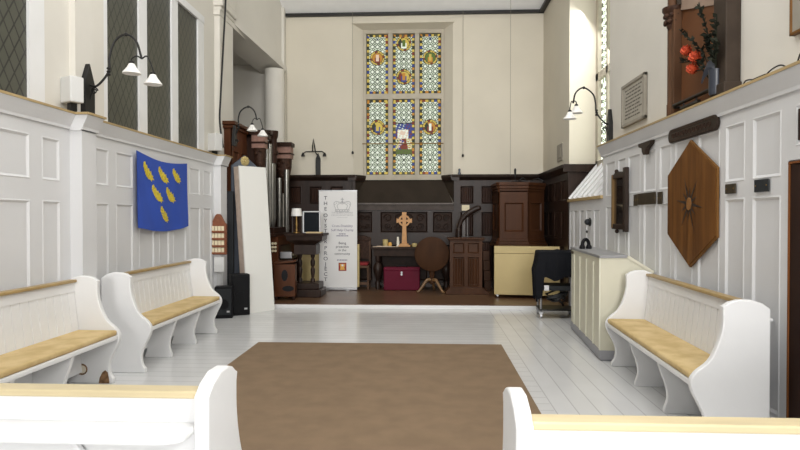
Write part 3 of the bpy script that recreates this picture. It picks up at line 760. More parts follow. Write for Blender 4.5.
# ------------------------------------------------------------------ boards, slabs and black speakers at the organ's corner
a, b = Vector((-2.80, 9.05, 0)), Vector((-2.47, 9.44, 0)); dr_ = (b - a).normalized(); nn = Vector((dr_.y, -dr_.x, 0))
def leaning(w_, h, th, lean):
    m = MB(); vs = []
    for z, s in ((0, 0), (h, lean)):
        for p in ((0, 0), (w_, 0), (w_, th), (0, th)): vs.append((p[0], p[1] + s, z))
    return m.add(vs, [(0, 3, 2, 1), (4, 5, 6, 7), (0, 1, 5, 4), (1, 2, 6, 5), (2, 3, 7, 6), (3, 0, 4, 7)])
rzb = math.atan2(dr_.y, dr_.x)
t = thing('leaning_board', 'tall plain white board leaning by the organ', 'board', (a.x, a.y, 0), rzb)
leaning(.50, 2.32, .03, .24).build('face_panel', 'board', t, bevel=.004)
m = leaning(.50, 2.31, .13, .24); m.xform(Matrix.Translation((0, .032, 0))); m.build('frame', 'boardedge', t)
p0 = (-3.0, 9.56)
t = thing('gabled_board', 'grey gable-topped panel with a gold rosette showing above the white board', 'panel', (p0[0], p0[1], 0), rzb)
MB().prism([(-.24, .0), (.24, .0), (.24, 2.34), (0, 2.52), (-.24, 2.34)], 0, .03, 'y').build('panel', 'greyblue', t)
m = MB().lathe([(.075, -.012), (.085, 0), (.06, .004)], (0, -.002, 2.425), 8, 'y')
for k in range(8):
    q = k * PI / 4; m.ball((.05 * math.cos(q), -.012, 2.425 + .05 * math.sin(q)), .02, 8, 6)
m.ball((0, -.014, 2.425), .024, 8, 6)
m.build('rosette', 'gold', t)
tag(MB().box(-3.22, -3.10, 9.25, 9.32, .0, 1.92).build('tall_slab', 'darkgrey', bevel=.004), 'narrow dark grey slab standing upright between pilaster and white board', 'board')
def floor_speaker(label, loc, rz, w_, d_, h):
    t = thing('floor_speaker', label, 'speaker', loc, rz, 'black speakers on the floor')
    MB().box(-w_ / 2, w_ / 2, -d_ / 2, d_ / 2, 0, h).build('cabinet', 'black', t, bevel=.012)
    MB().box(-w_ / 2 + .02, w_ / 2 - .02, -d_ / 2 - .012, -d_ / 2, .05, h - .03).build('grille', 'darkgrey' if h < .5 else 'black', t, bevel=.006)
    MB().lathe([(w_ * .3, 0), (w_ * .3, .01), (w_ * .22, .012)], (0, -d_ / 2 - .02, h * .45), 18, 'y').build('driver', 'black', t)
    MB().box(w_ * .18, w_ * .34, -d_ / 2 - .016, -d_ / 2 - .01, .09, .115).build('badge', 'silver', t)
floor_speaker('lower black floor speaker in front, beside the end of the pew', (-3.06, 8.72, 0), .25, .26, .22, .47)
floor_speaker('taller black floor speaker right behind, next to the leaning white board', (-2.92, 9.0, 0), .5, .28, .24, .63)

# ------------------------------------------------------------------ organ
t = thing('pipe_organ', 'dark wood pipe organ with carved towers and metal pipes in the left arch', 'organ', (-3.0, 10.2, 0))
O = lambda x: x + 3.0
OY = lambda y: y - 10.2
def obx(m, x0, x1, y0, y1, z0, z1): return m.box(O(x0), O(x1), OY(y0), OY(y1), z0, z1)
m = MB(); obx(m, -3.72, -3.20, 9.45, 10.25, 0.0, 2.95); m.build('side_case', 'organ', t)
m = MB(); obx(m, -3.74, -3.14, 9.40, 10.25, 2.95, 3.0); obx(m, -3.74, -3.10, 9.37, 10.25, 3.0, 3.06); m.build('side_cornice', 'organ', t, bevel=.012)
m = panelled(lambda u, v, d_: (O(-3.18) - d_, OY(u), v), strips([(9.52, 9.82), (9.91, 10.18)], 9.45, 10.24), strips([(1.2, 2.6)], .1, 2.95), depth=.03, pm=1)
m.build('side_panel', ['organ', 'organpanel'], t)
m = MB(); obx(m, -3.4, -2.92, 10.25, 11.75, .07, 2.9); m.build('case', 'organdark', t)
m = MB(); obx(m, -3.4, -2.80, 10.40, 10.55, 2.98, 3.06); obx(m, -3.4, -3.1, 10.20, 10.5, 2.98, 3.06); obx(m, -3.4, -2.84, 10.42, 10.6, 2.9, 2.98); m.build('cornice', 'organdark', t, bevel=.01)
for (x0, x1, y0, y1, zt) in ((-3.09, -2.86, 10.22, 10.42, 3.0), (-2.95, -2.65, 11.28, 11.52, 2.92)):
    m = MB(); obx(m, x0, x1, y0, y1, zt - .28, zt - .05); fz = m.build('tower_frieze', 'organlit', t)
    m = MB(); obx(m, x0 - .03, x1 + .03, y0 - .04, y1, zt - .05, zt + .03); obx(m, x0 - .015, x1 + .02, y0 - .02, y1, zt - .20, zt - .17); m.build('tower_cornice', 'organdark', t, bevel=.008)
    m = MB(); cx, cy = (x0 + x1) / 2, (y0 + y1) / 2; wd = (x1 - x0) / 2
    pr = [(wd * .3, zt - .95), (wd * .45, zt - .80), (wd * .7, zt - .65), (wd * .95, zt - .45), (wd * 1.0, zt - .28)]
    m.lathe(pr, (O(cx), OY(cy), 0), 14)
    for k in range(12):
        q = random.uniform(-PI, 0); zz = random.uniform(zt - .75, zt - .3); rr = wd * (.6 + .4 * (zz - zt + .75) / .45)
        m.ball((O(cx) + rr * math.cos(q), OY(cy) + rr * math.sin(q), zz), .035, 8, 6)
    m.build('carved_bracket', 'carve', t, smooth=True)
m = MB(); m.lathe([(.075, 2.5), (.075, 2.95)], (O(-2.87), OY(10.82), 0), 16)
m.lathe([(.075, 2.95), (.095, 3.0), (.1, 3.06), (.1, 3.1)], (O(-2.87), OY(10.82), 0), 16); m.lathe([(.09, 2.66), (.1, 2.7), (.09, 2.74)], (O(-2.87), OY(10.82), 0), 16); m.build('tower_post', 'organdark', t, smooth=True)
for i, (x, y, r_, z0, z1) in enumerate([(-2.91, 10.55, .042, 1.32, 2.74), (-2.89, 10.67, .042, 1.32, 2.84), (-2.88, 10.8, .05, 1.32, 2.82), (-2.90, 10.94, .045, 1.32, 2.70), (-2.92, 11.07, .042, 1.32, 2.64), (-2.86, 11.25, .05, 1.1, 2.26), (-2.72, 11.25, .05, 1.1, 2.42), (-2.97, 10.44, .04, 1.32, 2.6)]):
    MB().lathe([(.012, z0), (r_, z0 + .16), (r_, z1), (r_ * .96, z1)], (O(x), OY(y), 0), 14).build('organ_pipe', 'pipe', t, smooth=True)
m = MB(); obx(m, -3.0, -2.72, 10.27, 11.4, 1.22, 1.32); obx(m, -3.0, -2.68, 10.25, 11.42, 1.16, 1.22); m.build('impost_rail', 'organdark', t, bevel=.008)
m = MB(); obx(m, -3.0, -2.66, 10.34, 11.6, .07, 1.16); m.build('console_case', 'organ', t)
for k in range(3):
    for j in range(2):
        MB().lathe([(.006, .05), (.011, .04), (.022, .03), (.022, .0)], (O(-2.745 + .05 * j), OY(10.30), .91 + .065 * k), 10, 'y').build('stop_knob', 'card', t)
m = MB(); obx(m, -2.66, -2.50, 10.46, 11.2, .74, .79); m.build('key_slip', 'organdark', t, bevel=.006)
m = MB()
for k in range(16): obx(m, -2.62, -2.51, 10.47 + k * .045, 10.47 + k * .045 + .04, .79, .81)
m.build('keyboard', 'card', t)
m = MB(); obx(m, -2.66, -2.62, 10.4, 11.2, .81, 1.0); m.build('key_cheek', 'organdark', t)
tag(MB().box(-2.63, -2.42, 10.385, 10.40, .77, .89).build('metal_plate', 'alu', bevel=.01), 'grey metal plate standing against the organ keyboard end', 'plate')

# brown box with an oval opening
t = thing('wooden_box', 'brown wooden case with dark oval cut-outs in front of the organ', 'wooden case', (-2.475, 10.08, .07), math.radians(6))
m = panelled(lambda u, v, d_: (u, d_ - .02, v), [(-.18, .18, False)], [(.03, .64, False)]); m = MB().box(-.18, .18, 0, .26, .06, .62).prism([(-.19, .62), (.19, .66), (.19, .69), (-.19, .65)], -.01, .27, 'y')
m.build('body', 'organ', t, bevel=.006)
for (cx, cz, rx, rz_) in ((.0, .43, .055, .10), (.06, .2, .10, .05)):
    q = MB().prism([(cx + rx * math.cos(k * PI / 10), cz + rz_ * math.sin(k * PI / 10)) for k in range(20)], -.006, .004, 'y').build('cutout', 'black', t)
for x in (-.15, .15):
    for y in (.03, .23): MB().lathe([(.022, 0), (.03, .03), (.02, .06)], (x, y, 0), 10).build('foot', 'organdark', t)

# ------------------------------------------------------------------ pedestal desk with lamp, monitor and papers
DX, DY = -2.21, 10.7
t = thing('pedestal_desk', 'dark oak pedestal reading desk on turned columns left of the white banner', 'desk', (DX, DY, .07))
m = MB().box(-.35, .35, -.3, .3, 1.10, 1.145); m.build('table_top', 'oakpanel', t, bevel=.008)
m = MB(); vs = []
for z, ax, ay in ((1.10, .33, .28), (1.02, .32, .27), (.93, .16, .16)):
    vs += [(-ax, -ay, z), (ax, -ay, z), (ax, ay, z), (-ax, ay, z)]
m.add(vs, [(0, 1, 2, 3), (8, 11, 10, 9)] + [(k * 4 + i, k * 4 + (i + 1) % 4, k * 4 + 4 + (i + 1) % 4, k * 4 + 4 + i) for k in (0, 1) for i in range(4)]); m.box(-.2, .2, -.2, .2, .76, .94)
m.build('frieze', 'oak', t, bevel=.006)
for x in (-.13, .105):
    for y in (0,):
        MB().lathe([(.045, .24), (.045, .3), (.026, .33), (.04, .42), (.044, .48), (.026, .53), (.042, .56), (.044, .63), (.026, .68), (.042, .72), (.045, .77)], (x, y, 0), 14).build('column', 'oak', t, smooth=True)
m = MB().box(-.24, .26, -.24, .24, .14, .25).box(-.28, .3, -.28, .28, 0, .14); m.build('base', 'oak', t, bevel=.015)
TZ = .07 + 1.147
t = thing('table_lamp', 'small table lamp with white shade on the pedestal desk', 'lamp', (-2.40, 10.68, TZ))
MB().lathe([(.10, .31), (.083, .45), (.079, .45), (.096, .31)], (0, 0, 0), 22, cap=False).build('lamp_shade', 'shade', t, smooth=True)
MB().lathe([(.07, 0), (.07, .015), (.02, .03), (.016, .1), (.026, .16), (.016, .22), (.012, .36)], (0, 0, 0), 14).build('stem', 'brass', t, smooth=True)
t = thing('leaning_picture', 'dark panel in a silver frame leaning upright on the pedestal desk', 'frame', (-2.14, 10.72, TZ))
MB().box(-.13, .15, 0, .02, .01, .38).build('panel', 'screen', t)
MB().box(-.155, -.13, -.012, .025, 0, .40).box(-.155, .17, -.012, .025, .38, .40).box(.15, .17, -.012, .025, 0, .40).box(-.155, .17, -.012, .025, 0, .012).build('frame', 'silver', t, bevel=.003)
tag(MB().box(-2.18, -1.90, 10.44, 10.62, TZ, TZ + .025).build('book', 'paper', bevel=.004), 'tan book lying on the front edge of the pedestal desk', 'book')
t = thing('framed_screen', 'dark upright frame behind the small lamp', 'frame', (-2.42, 10.84, TZ))
MB().box(-.09, .08, 0, .02, 0, .32).build('panel', 'organdark', t)
MB().box(-.10, -.085, -.008, .022, 0, .33).box(.075, .09, -.008, .022, 0, .33).build('frame', 'oakedge', t)

# ------------------------------------------------------------------ banner
BX, BY = -1.763, 11.5
t = thing('pull_up_banner', 'white pull-up banner with a crown and vertical lettering on the platform', 'banner', (BX, BY, .07))
MB().box(-.375, .375, 0, .006, .055, 1.95).build('sheet', 'banner', t)
MB().box(-.385, .385, -.05, .07, 0, .06).build('base', 'alu', t, bevel=.015)
MB().box(-.38, .38, -.008, .014, 1.945, 1.965).build('top_rail', 'alu', t)
for x in (-.2, .2): MB().box(x - .03, x + .03, -.13, .065, -.0, .015).build('foot', 'alu', t)
MB().tube([(0, .03, .05), (0, .03, 1.95)], .01, 8).build('pole', 'alu', t)
def text(body, x, z, size, m, parent, y=-.003, sx=1.):
    cu = bpy.data.curves.new('lettering', 'FONT'); cu.body = body; cu.size = size; cu.align_x = 'CENTER'; cu.align_y = 'CENTER'; cu.extrude = .0008; cu.resolution_u = 3
    o = bpy.data.objects.new('lettering', cu); COL.objects.link(o)
    dg = bpy.context.evaluated_depsgraph_get(); me = bpy.data.meshes.new_from_object(o.evaluated_get(dg)); COL.objects.unlink(o); bpy.data.objects.remove(o)
    me.materials.clear(); me.materials.append(M[m])
    me.transform(Matrix.Translation((x, y, z)) @ Matrix.Rotation(PI / 2, 4, 'X') @ Matrix.Diagonal((sx, 1, 1, 1)))
    o = bpy.data.objects.new('lettering', me); COL.objects.link(o); o.parent = parent; return o
def zb_(py): return 1.5 - (py - 217.5) / 590 * 11.53 - .07
col_ = bpy.data.meshes.new('x')
for ch, py in zip('THEOYSTERPROJECT', (198, 203.5, 209, 215.5, 220.8, 226, 231, 236.3, 241.7, 248.2, 253.5, 259, 264.4, 269.4, 274.6, 279.8)):
    text(ch, -.245, zb_(py), .10, 'ink', t, sx=1.1)
for s_, py, sz, mm in (("THE QUEEN'S AWARD", 212.8, .042, 'inklight'), ('FOR VOLUNTARY SERVICE', 215.2, .036, 'inklight'), ('Cross-Disability', 226, .064, 'inkpurple'), ('Self Help Charity', 230.2, .064, 'inkpurple'), 
                       ('Being', 243.2, .068, 'ink'), ('proactive', 246.8, .068, 'ink'), ('in the', 250.3, .068, 'ink'), ('community', 253.9, .068, 'ink')):
    text(s_, .085, zb_(py), sz, mm, t)
m = MB(); rnd = random.Random(11)                                  # small print too fine to read
for py, hw_ in ((234.0, .065), (235.9, .115), (260.2, .105)):
    x_ = .085 - hw_
    while x_ < .085 + hw_ - .01:
        l_ = rnd.uniform(.012, .03); m.box(x_, min(x_ + l_, .085 + hw_), -.003, -.001, zb_(py) - .009, zb_(py) + .009); x_ += l_ + .007
m.build('small_print', 'inkpurple', t)
MB().box(-.02, .19, -.003, -.001, zb_(217.5) - .002, zb_(217.5) + .002).build('rule', 'inklight', t)
cz = zb_(204)                                                     # crown emblem
m = MB(); r_ = .0055
m.tube([(-.045, -.002, cz - .15), (.215, -.002, cz - .15)], r_, 5); m.tube([(-.05, -.002, cz - .11), (.22, -.002, cz - .11)], r_, 5)
m.tube([(-.045, -.002, cz - .15), (-.05, -.002, cz - .11)], r_, 5); m.tube([(.215, -.002, cz - .15), (.22, -.002, cz - .11)], r_, 5)
for s_ in (-1, 1):
    m.tube(curve([(.085 + s_ * .125, -.002, cz - .11), (.085 + s_ * .165, -.002, cz), (.085 + s_ * .13, -.002, cz + .05), (.085 + s_ * .07, -.002, cz + .04), (.085, -.002, cz + .02)], 6), r_, 5)
    m.tube(curve([(.085 + s_ * .075, -.002, cz - .11), (.085 + s_ * .10, -.002, cz - .03), (.085 + s_ * .05, -.002, cz + .01), (.085, -.002, cz - .0)], 6), r_, 5)
    for k in range(4): m.ball((.085 + s_ * (.145 - .035 * k), -.002, cz - .005 + .022 * k * (1 if k < 3 else .6)), .01, 6, 4, (1, .3, 1))
m.ball((.085, -.002, cz + .045), .02, 8, 6, (1, .2, 1)); m.box(.078, .092, -.004, -.001, cz + .06, cz + .125); m.box(.055, .115, -.004, -.001, cz + .085, cz + .1)
for k in range(5): m.ball((-.02 + .052 * k, -.002, cz - .13), .011, 6, 4, (1, .3, 1))
m.build('crown_emblem', 'inklight', t)
zl = zb_(267)
em = MB().box(.01, .165, -.003, -.001, zl - .08, zl + .08).build('logo_square', 'inkred', t)
MB().prism([(.03, zl + .055), (.145, zl + .055), (.125, zl - .02), (.14, zl - .06), (.035, zl - .06), (.05, zl - .02)], -.005, -.002, 'y').build('logo_shape', 'inkorange', em)
MB().ball((.0875, -.005, zl + .03), .022, 10, 6, (1, .15, 1)).build('logo_spot', 'banner', em)

# ------------------------------------------------------------------ pale yellow cupboards
def yellow_cupboard(label, loc, rz, w_, d_, h, castors=True):
    t = thing('plywood_cupboard', label, 'cupboard', loc, rz)
    MB().box(-w_ / 2, w_ / 2, 0, d_, .06, h - .13).build('body', 'yellowwood', t, bevel=.004)
    MB().box(-w_ / 2, w_ / 2, -.004, d_, h - .125, h).build('lid', 'yellowwood', t, bevel=.004)
    for x in (-w_ / 2 + .06, w_ / 2 - .06):
        for y in ((.05, d_ - .05) if d_ > .15 else (d_ / 2,)): MB().lathe([(.012, -.014), (.028, -.014), (.028, .014), (.012, .014)], (x, y, .029), 12, 'x').box(x - .02, x + .02, y - .02, y + .02, .045, .06).build('castor', 'alu', t)
    return t
yellow_cupboard('pale yellow plywood cupboard in front of the tall wooden pulpit', (1.737, 10.48, .07), math.radians(-8), 1.13, .16, .92)
yellow_cupboard('pale yellow plywood cupboard mostly hidden behind the white banner', (-1.955, 11.575, .07), 0, 1.2, .115, .90)

# ------------------------------------------------------------------ carved chair
t = thing('carved_chair', 'old oak chair with a red seat between banner and communion table', 'chair', (-1.395, 11.89, .07))
for s_ in (-1, 1):
    MB().box(s_ * .2 - .02, s_ * .2 + .02, .2, .24, 0, 1.02).build('rear_post', 'chairwood', t, bevel=.005)
    MB().lathe([(.024, 0), (.024, .12), (.016, .16), (.026, .25), (.018, .34), (.024, .38), (.024, .45)], (s_ * .2, -.18, 0), 12).build('leg', 'chairwood', t, smooth=True)
    MB().box(s_ * .2 - .02, s_ * .2 + .02, -.18, .2, .10, .14).build('stretcher', 'chairwood', t)
MB().box(-.22, .22, -.2, .24, .42, .47).build('seat_frame', 'chairwood', t, bevel=.006)
MB().box(-.2, .2, -.19, .2, .47, .53).build('seat_cushion', 'redseat', t, bevel=.02)
MB().box(-.18, .18, .21, .235, .58, .95).build('back_panel', 'carve', t, bevel=.004)
MB().prism([(-.23, .95), (.23, .95), (.2, 1.02), (.1, 1.06), (-.1, 1.06), (-.2, 1.02)], .19, .25, 'y').build('crest_rail', 'carve', t, bevel=.008)
MB().box(-.2, .2, -.2, -.16, .09, .14).build('stretcher', 'chairwood', t)

# ------------------------------------------------------------------ communion table and what stands on it
TX = -.32
t = thing('communion_table', 'long dark oak communion table with bulbous legs under the stained window', 'table', (TX, 11.85, .07))
MB().box(-.82, .82, -.22, .22, .80, .845).build('table_top', 'oakpanel', t, bevel=.006)
MB().box(-.76, .76, -.18, .18, .66, .80).build('apron', 'oakpanel', t, bevel=.006)
for sx in (-.68, .68):
    for sy in (-.13, .13):
        MB().lathe([(.05, 0), (.05, .14), (.03, .17), (.05, .24), (.085, .34), (.095, .42), (.07, .5), (.035, .54), (.05, .58), (.05, .66)], (sx, sy, 0), 16).build('leg', 'oak', t, smooth=True)
MB().box(-.68, .68, -.03, .03, .06, .12).build('stretcher', 'oak', t)
TT = .07 + .846
tag(MB().box(-1.10, -.60, 11.66, 11.78, TT, TT + .008).box(-1.02, -.72, 11.66, 11.74, TT + .008, TT + .02).build('linen_cloth', 'linen'), 'pale folded cloth lying on the left end of the communion table', 'cloth')
tag(MB().lathe([(.045, 0), (.055, .005), (.055, .14), (.05, .14), (.048, .01)], (-.86, 11.9, TT), 18, cap=False).build('beaker', 'gold', smooth=True), 'tall gold-toned beaker on the communion table', 'beaker')
tag(MB().lathe([(.02, 0), (.035, .01), (.04, .05), (.03, .08), (.034, .085)], (-.765, 11.86, TT), 16).build('votive_cup', 'inkorange', smooth=True), 'little orange cup next to the gold-toned beaker', 'cup')
t = thing('candle', 'white candle standing left of the wooden cross', 'candle', (-.60, 11.8, TT))
MB().lathe([(.03, 0), (.034, .02), (.026, .05), (.03, .09), (.024, .13), (.02, .19), (.008, .2)], (0, 0, 0), 14).build('wax', 'candle', t, smooth=True)
MB().tube([(0, 0, .2), (.002, 0, .218)], .003, 6).build('wick', 'iron', t)
t = thing('celtic_cross', 'light wood Celtic cross standing on the communion table', 'cross', (-.475, 11.84, TT))
MB().prism([(-.12, 0), (.12, 0), (.12, .03), (.09, .035), (.08, .06), (-.08, .06), (-.09, .035), (-.12, .03)], -.08, .08, 'y').build('base', 'cross', t, bevel=.004)
m = MB().prism([(-.05, .06), (.05, .06), (.038, .45), (.034, .52), (.045, .69), (-.045, .69), (-.034, .52), (-.038, .45)], -.02, .02, 'y')
m.prism([(-.155, .475), (-.05, .50), (.05, .50), (.155, .475), (.155, .565), (.05, .54), (-.05, .54), (-.155, .565)], -.0195, .0195, 'y')
m.build('shaft', 'cross', t)
n = 28; m = MB(); ri, ro = .082, .118; vs = []
for k in range(n):
    q = 2 * PI * k / n
    for r_, y in ((ri, -.014), (ro, -.014), (ro, .014), (ri, .014)): vs.append((r_ * math.cos(q), y, .52 + r_ * math.sin(q)))
m.add(vs, [(k * 4 + i, k * 4 + (i + 1) % 4, ((k + 1) % n) * 4 + (i + 1) % 4, ((k + 1) % n) * 4 + i) for k in range(n) for i in range(4)]); m.build('ring', 'cross', t)
tag(MB().lathe([(.05, 0), (.06, .03), (.05, .06), (.02, .075)], (-.27, 11.8, TT), 14).build('alms_bowl', 'gold', smooth=True), 'small gold-toned bowl between the cross and the round table', 'bowl')

# ------------------------------------------------------------------ maroon trunk
t = thing('trunk', 'maroon hard case on the platform under the communion table', 'trunk', (-.515, 11.55, .07), 0)
MB().box(-.355, .355, 0, .14, 0, .41).build('body', 'red', t, bevel=.02, seg=3)
MB().box(-.36, .36, -.006, .146, .37, .455).build('lid', 'red', t, bevel=.025, seg=3)
MB().box(-.014, .014, -.014, .0, .31, .37).lathe([(.02, -.016), (.022, 0)], (0, -.004, .31), 12, 'y').build('clasp', 'alu', t, bevel=.004)
MB().tube(curve([(-.1, .05, .45), (-.07, .05, .478), (.07, .05, .478), (.1, .05, .45)], 5), .009, 6).build('handle', 'black', t)

# ------------------------------------------------------------------ tilt top round table
t = thing('tilt_top_table', 'round tilt-top wooden table with its top turned upright', 'table', (.075, 11.2, .07))
MB().lathe([(.30, -.018), (.328, -.006), (.330, .008), (.30, .018)], (0, .0, .735), 40, 'y').build('table_top', 'roundtop', t, smooth=True)
MB().lathe([(.045, .16), (.055, .2), (.035, .25), (.05, .33), (.06, .40), (.03, .46), (.026, .62), (.04, .66), (.04, .70)], (0, .07, 0), 16).build('pedestal', 'roundtop', t, smooth=True)
MB().box(-.1, .1, .022, .10, .70, .74).build('tilt_block', 'roundtop', t)
for q in (200, 320, 80):
    a_ = math.radians(q); c_, s_ = math.cos(a_), math.sin(a_)
    pts = curve([(.03, .0, .24), (.10, .0, .235), (.19, 0, .12), (.26, 0, .035), (.31, 0, .022)], 6)
    MB().tube([(c_ * p[0], .07 + s_ * p[0], p[2]) for p in pts], [.034 - .014 * i / (len(pts) - 1) for i in range(len(pts))], 8).build('leg', 'leglight', t, smooth=True)

# ------------------------------------------------------------------ lectern
t = thing('lectern', 'panelled wooden lectern with spreading plinth right of the round table', 'lectern', (.71, 11.05, .07))
m = panelled(lambda u, v, d_: (u, d_, v), strips([(-.24, -.03), (.03, .24)], -.30, .30), strips([(.14, .70), (.76, .96)], .10, 1.0), depth=.022, inset=.025, pm=1)
for k in range(2):
    for j in range(3):
        u = -.205 + .27 * k + j * .05; m.m = 1; m.add([(u, .022, .18), (u + .02, .008, .18), (u + .04, .022, .18), (u, .022, .66), (u + .02, .008, .66), (u + .04, .022, .66)], [(0, 1, 4, 3), (1, 2, 5, 4)]); m.m = 0
m.box(-.298, .298, .002, .42, .1, 1.0) if False else None
m.add([(-.30, 0, .1), (-.30, .38, .1), (-.30, .38, 1.0), (-.30, 0, 1.0), (.30, 0, .1), (.30, .38, .1), (.30, .38, 1.0), (.30, 0, 1.0)], [(0, 1, 2, 3), (4, 7, 6, 5), (1, 5, 6, 2), (0, 4, 5, 1)])
m.build('body', ['lectern', 'lectern'], t)
MB().box(-.33, .33, -.03, .40, 1.0, 1.025).box(-.35, .35, -.05, .41, 1.025, 1.05).build('top', 'lectern', t, bevel=.008)
MB().prism([(-.38, 0), (.42, 0), (.42, .05), (.34, .09), (.31, .12), (-.31, .12), (-.34, .09), (-.38, .05)], -.06, .40, 'y').build('plinth', 'lectern', t, bevel=.006)
t = thing('scroll_arm', 'dark curved scroll arm rising over the lectern', 'bench arm', (.60, 11.62, .07))
pts = curve([(.0, 0, 0), (.0, 0, .9), (.0, 0, 1.12), (.01, 0, 1.26), (.07, 0, 1.40), (.18, 0, 1.51), (.30, 0, 1.58), (.385, 0, 1.62)], 6)
MB().tube(pts, [.06 if p[2] < 1.2 else .05 + .008 * math.sin(p[2] * 9) for p in pts], 10).build('arm', 'oak', t, smooth=True)
MB().ball((.39, 0, 1.615), .052, 12, 8).build('scroll_end', 'oak', t, smooth=True)
tag(MB().box(.69, .845, 12.11, 12.135, 1.64, 1.755).build('notice_card', 'card', bevel=.003), 'small cream notice on the dark panelling above the lectern', 'notice')
m = MB().box(.70, .76, 12.09, 12.13, 1.0, 1.6).box(.79, .82, 12.09, 12.13, 1.0, 1.6)
tag(m.build('panel_strip', 'oakedge'), 'two pale upright strips on the panelling behind the scroll arm', 'strip')

# ------------------------------------------------------------------ pulpit
t = thing('pulpit', 'tall octagonal wooden pulpit with moulded cornice before the right chancel wall', 'pulpit', (1.60, 11.12, .07))
hw, cx45 = .255, .36
oct_ = [(-hw, 0), (hw, 0), (hw + cx45, cx45), (hw + cx45, .92), (-hw - .02, .92), (-hw - .02, .02)]
def offs(o):
    k = math.tan(PI / 8) * o
    return [(-hw - k, -o), (hw + k, -o), (hw + cx45 + o, cx45 - k), (hw + cx45 + o, .92), (-hw - .02 - o, .92), (-hw - .02 - o, .02 - k)]
MB().prism(offs(-.002), 0, 1.94, 'z').build('body', 'pulpit', t)
def pface(p, q, name, m_):
    P_, Q_ = Vector(p), Vector(q); d_ = (Q_ - P_); Lh = d_.length; d_.normalize(); n_ = Vector((d_.y, -d_.x))
    pm = panelled(lambda u, v, dd: (P_.x + d_.x * u + n_.x * (.02 - dd), P_.y + d_.y * u + n_.y * (.02 - dd), v), strips([(.07, Lh - .07)], 0, Lh), strips([(1.16, 1.72)], 1.0, 1.93), depth=.03, inset=.045, pm=1)
    pm.build(name, ['pulpit', 'pulpitpanel'], t)
pface(oct_[0], oct_[1], 'panel', 0); pface(oct_[1], oct_[2], 'panel', 0); pface((-hw - .02, .90), (-hw - .02, .02), 'panel', 0)
m = MB()
for o_, z0, z1 in ((.02, 1.90, 1.97), (.035, 1.97, 2.03), (.05, 2.03, 2.09)): m.prism(offs(o_), z0, z1, 'z')
m.build('cornice', 'pulpit', t, bevel=.008)
m = MB()
for o_, z0, z1 in ((.03, .98, 1.04), (.055, .93, .98), (.08, .88, .93)): m.prism(offs(o_), z0, z1, 'z')
m.build('base_moulding', 'pulpit', t, bevel=.008)
t = thing('microphone', 'black microphone on a thin stalk standing on the pulpit top', 'microphone', (1.63, 11.15, 2.17))
MB().lathe([(.05, 0), (.05, .015), (.008, .02), (.008, .1)], (0, 0, 0), 12).build('stand', 'iron', t)
MB().lathe([(.012, .1), (.018, .13), (.022, .22), (.012, .25)], (0, 0, 0), 12).build('head', 'iron', t, smooth=True)
m = MB().tube([(1.72, 11.2, 2.2), (1.78, 11.22, 2.25), (1.85, 11.25, 2.2), (1.78, 11.25, 2.19), (1.70, 11.2, 2.18)], .012, 6).tube([(1.95, 11.3, 2.19), (2.1, 11.4, 2.25), (2.2, 11.4, 2.2)], .01, 6)
tag(m.build('cable_coil', 'cable'), 'loose black cable on the top of the pulpit', 'cable')
t = thing('pulpit_stair', 'dark wooden steps tucked between lectern and pulpit', 'stairs', (1.16, 11.55, .07))
for k in range(4): MB().box(-.06, .065, .1 * k, .5, .19 * k, .19 * k + .19).build('step', 'lectern', t, bevel=.004)

# ------------------------------------------------------------------ black draped trolley
t = thing('equipment_trolley', 'metal equipment trolley on castors under the black cover', 'trolley', (1.93, 9.02, 0), math.radians(-4))
for sx in (-.24, .24):
    for sy in (-.2, .2):
        MB().tube([(sx, sy, .09), (sx, sy, .66)], .016, 8).build('post', 'alu', t)
        MB().lathe([(.012, -.015), (.04, -.015), (.04, .015), (.012, .015)], (sx, sy + .01, .042), 14, 'x').box(sx - .025, sx + .025, sy - .02, sy + .02, .07, .10).build('castor', 'alu', t)
MB().box(-.27, .27, -.23, .23, .12, .14).build('lower_shelf', 'iron', t)
MB().box(-.27, .27, -.23, .23, .42, .49).build('upper_shelf', 'darkgrey', t, bevel=.005)
MB().box(-.2, -.13, -.26, -.22, .42, .50).build('bracket', 'silver', t, bevel=.004)
MB().tube([(.2, -.24, .2), (.2, -.24, .62)], .022, 8).build('clamp', 'silver', t)
vs = []; fs = []; n = 40
cl = MB(); ring = []
def rect(k, hx, hy):
    q = (k / n) * 4; s_ = int(q) % 4; f_ = q - int(q)
    c4 = [(-hx, -hy), (hx, -hy), (hx, hy), (-hx, hy)]; a_, b_ = c4[s_], c4[(s_ + 1) % 4]
    return (a_[0] + (b_[0] - a_[0]) * f_, a_[1] + (b_[1] - a_[1]) * f_)
lv = [(1.0, .26, .22, 0), (.985, .28, .24, 0), (.85, .295, .255, .5), (.70, .30, .26, 1.), (.60, .305, .265, 1.3)]
for li, (z, hx, hy, wv) in enumerate(lv):
    for k in range(n):
        x, y = rect(k, hx, hy); zz = z
        if li == 4: zz = z + .04 * math.sin(k * 1.1) - (.32 if (x < -.2) else 0)
        if li < 2 and x > 0: zz += .012 * math.sin(x * 30)
        cl.v.append((x + .012 * wv * math.sin(k * 2.3) - (.03 if (li == 3 and x < -.2) else 0), y + .014 * wv * math.cos(k * 1.9), zz)); 
for li in range(len(lv) - 1):
    for k in range(n): cl.f.append((li * n + k, li * n + (k + 1) % n, (li + 1) * n + (k + 1) % n, (li + 1) * n + k)); cl.mi.append(0)
cl.f.append(tuple(range(n))); cl.mi.append(0)
co = cl.build('dust_cover', 'blackcloth', None, smooth=False); co.location = (1.93, 9.02, 0); co.rotation_euler = (0, 0, math.radians(-4))
sm_ = co.modifiers.new('thick', 'SOLIDIFY'); sm_.thickness = .004
tag(co, 'black cloth cover draped over the equipment trolley', 'cloth')
m = MB()
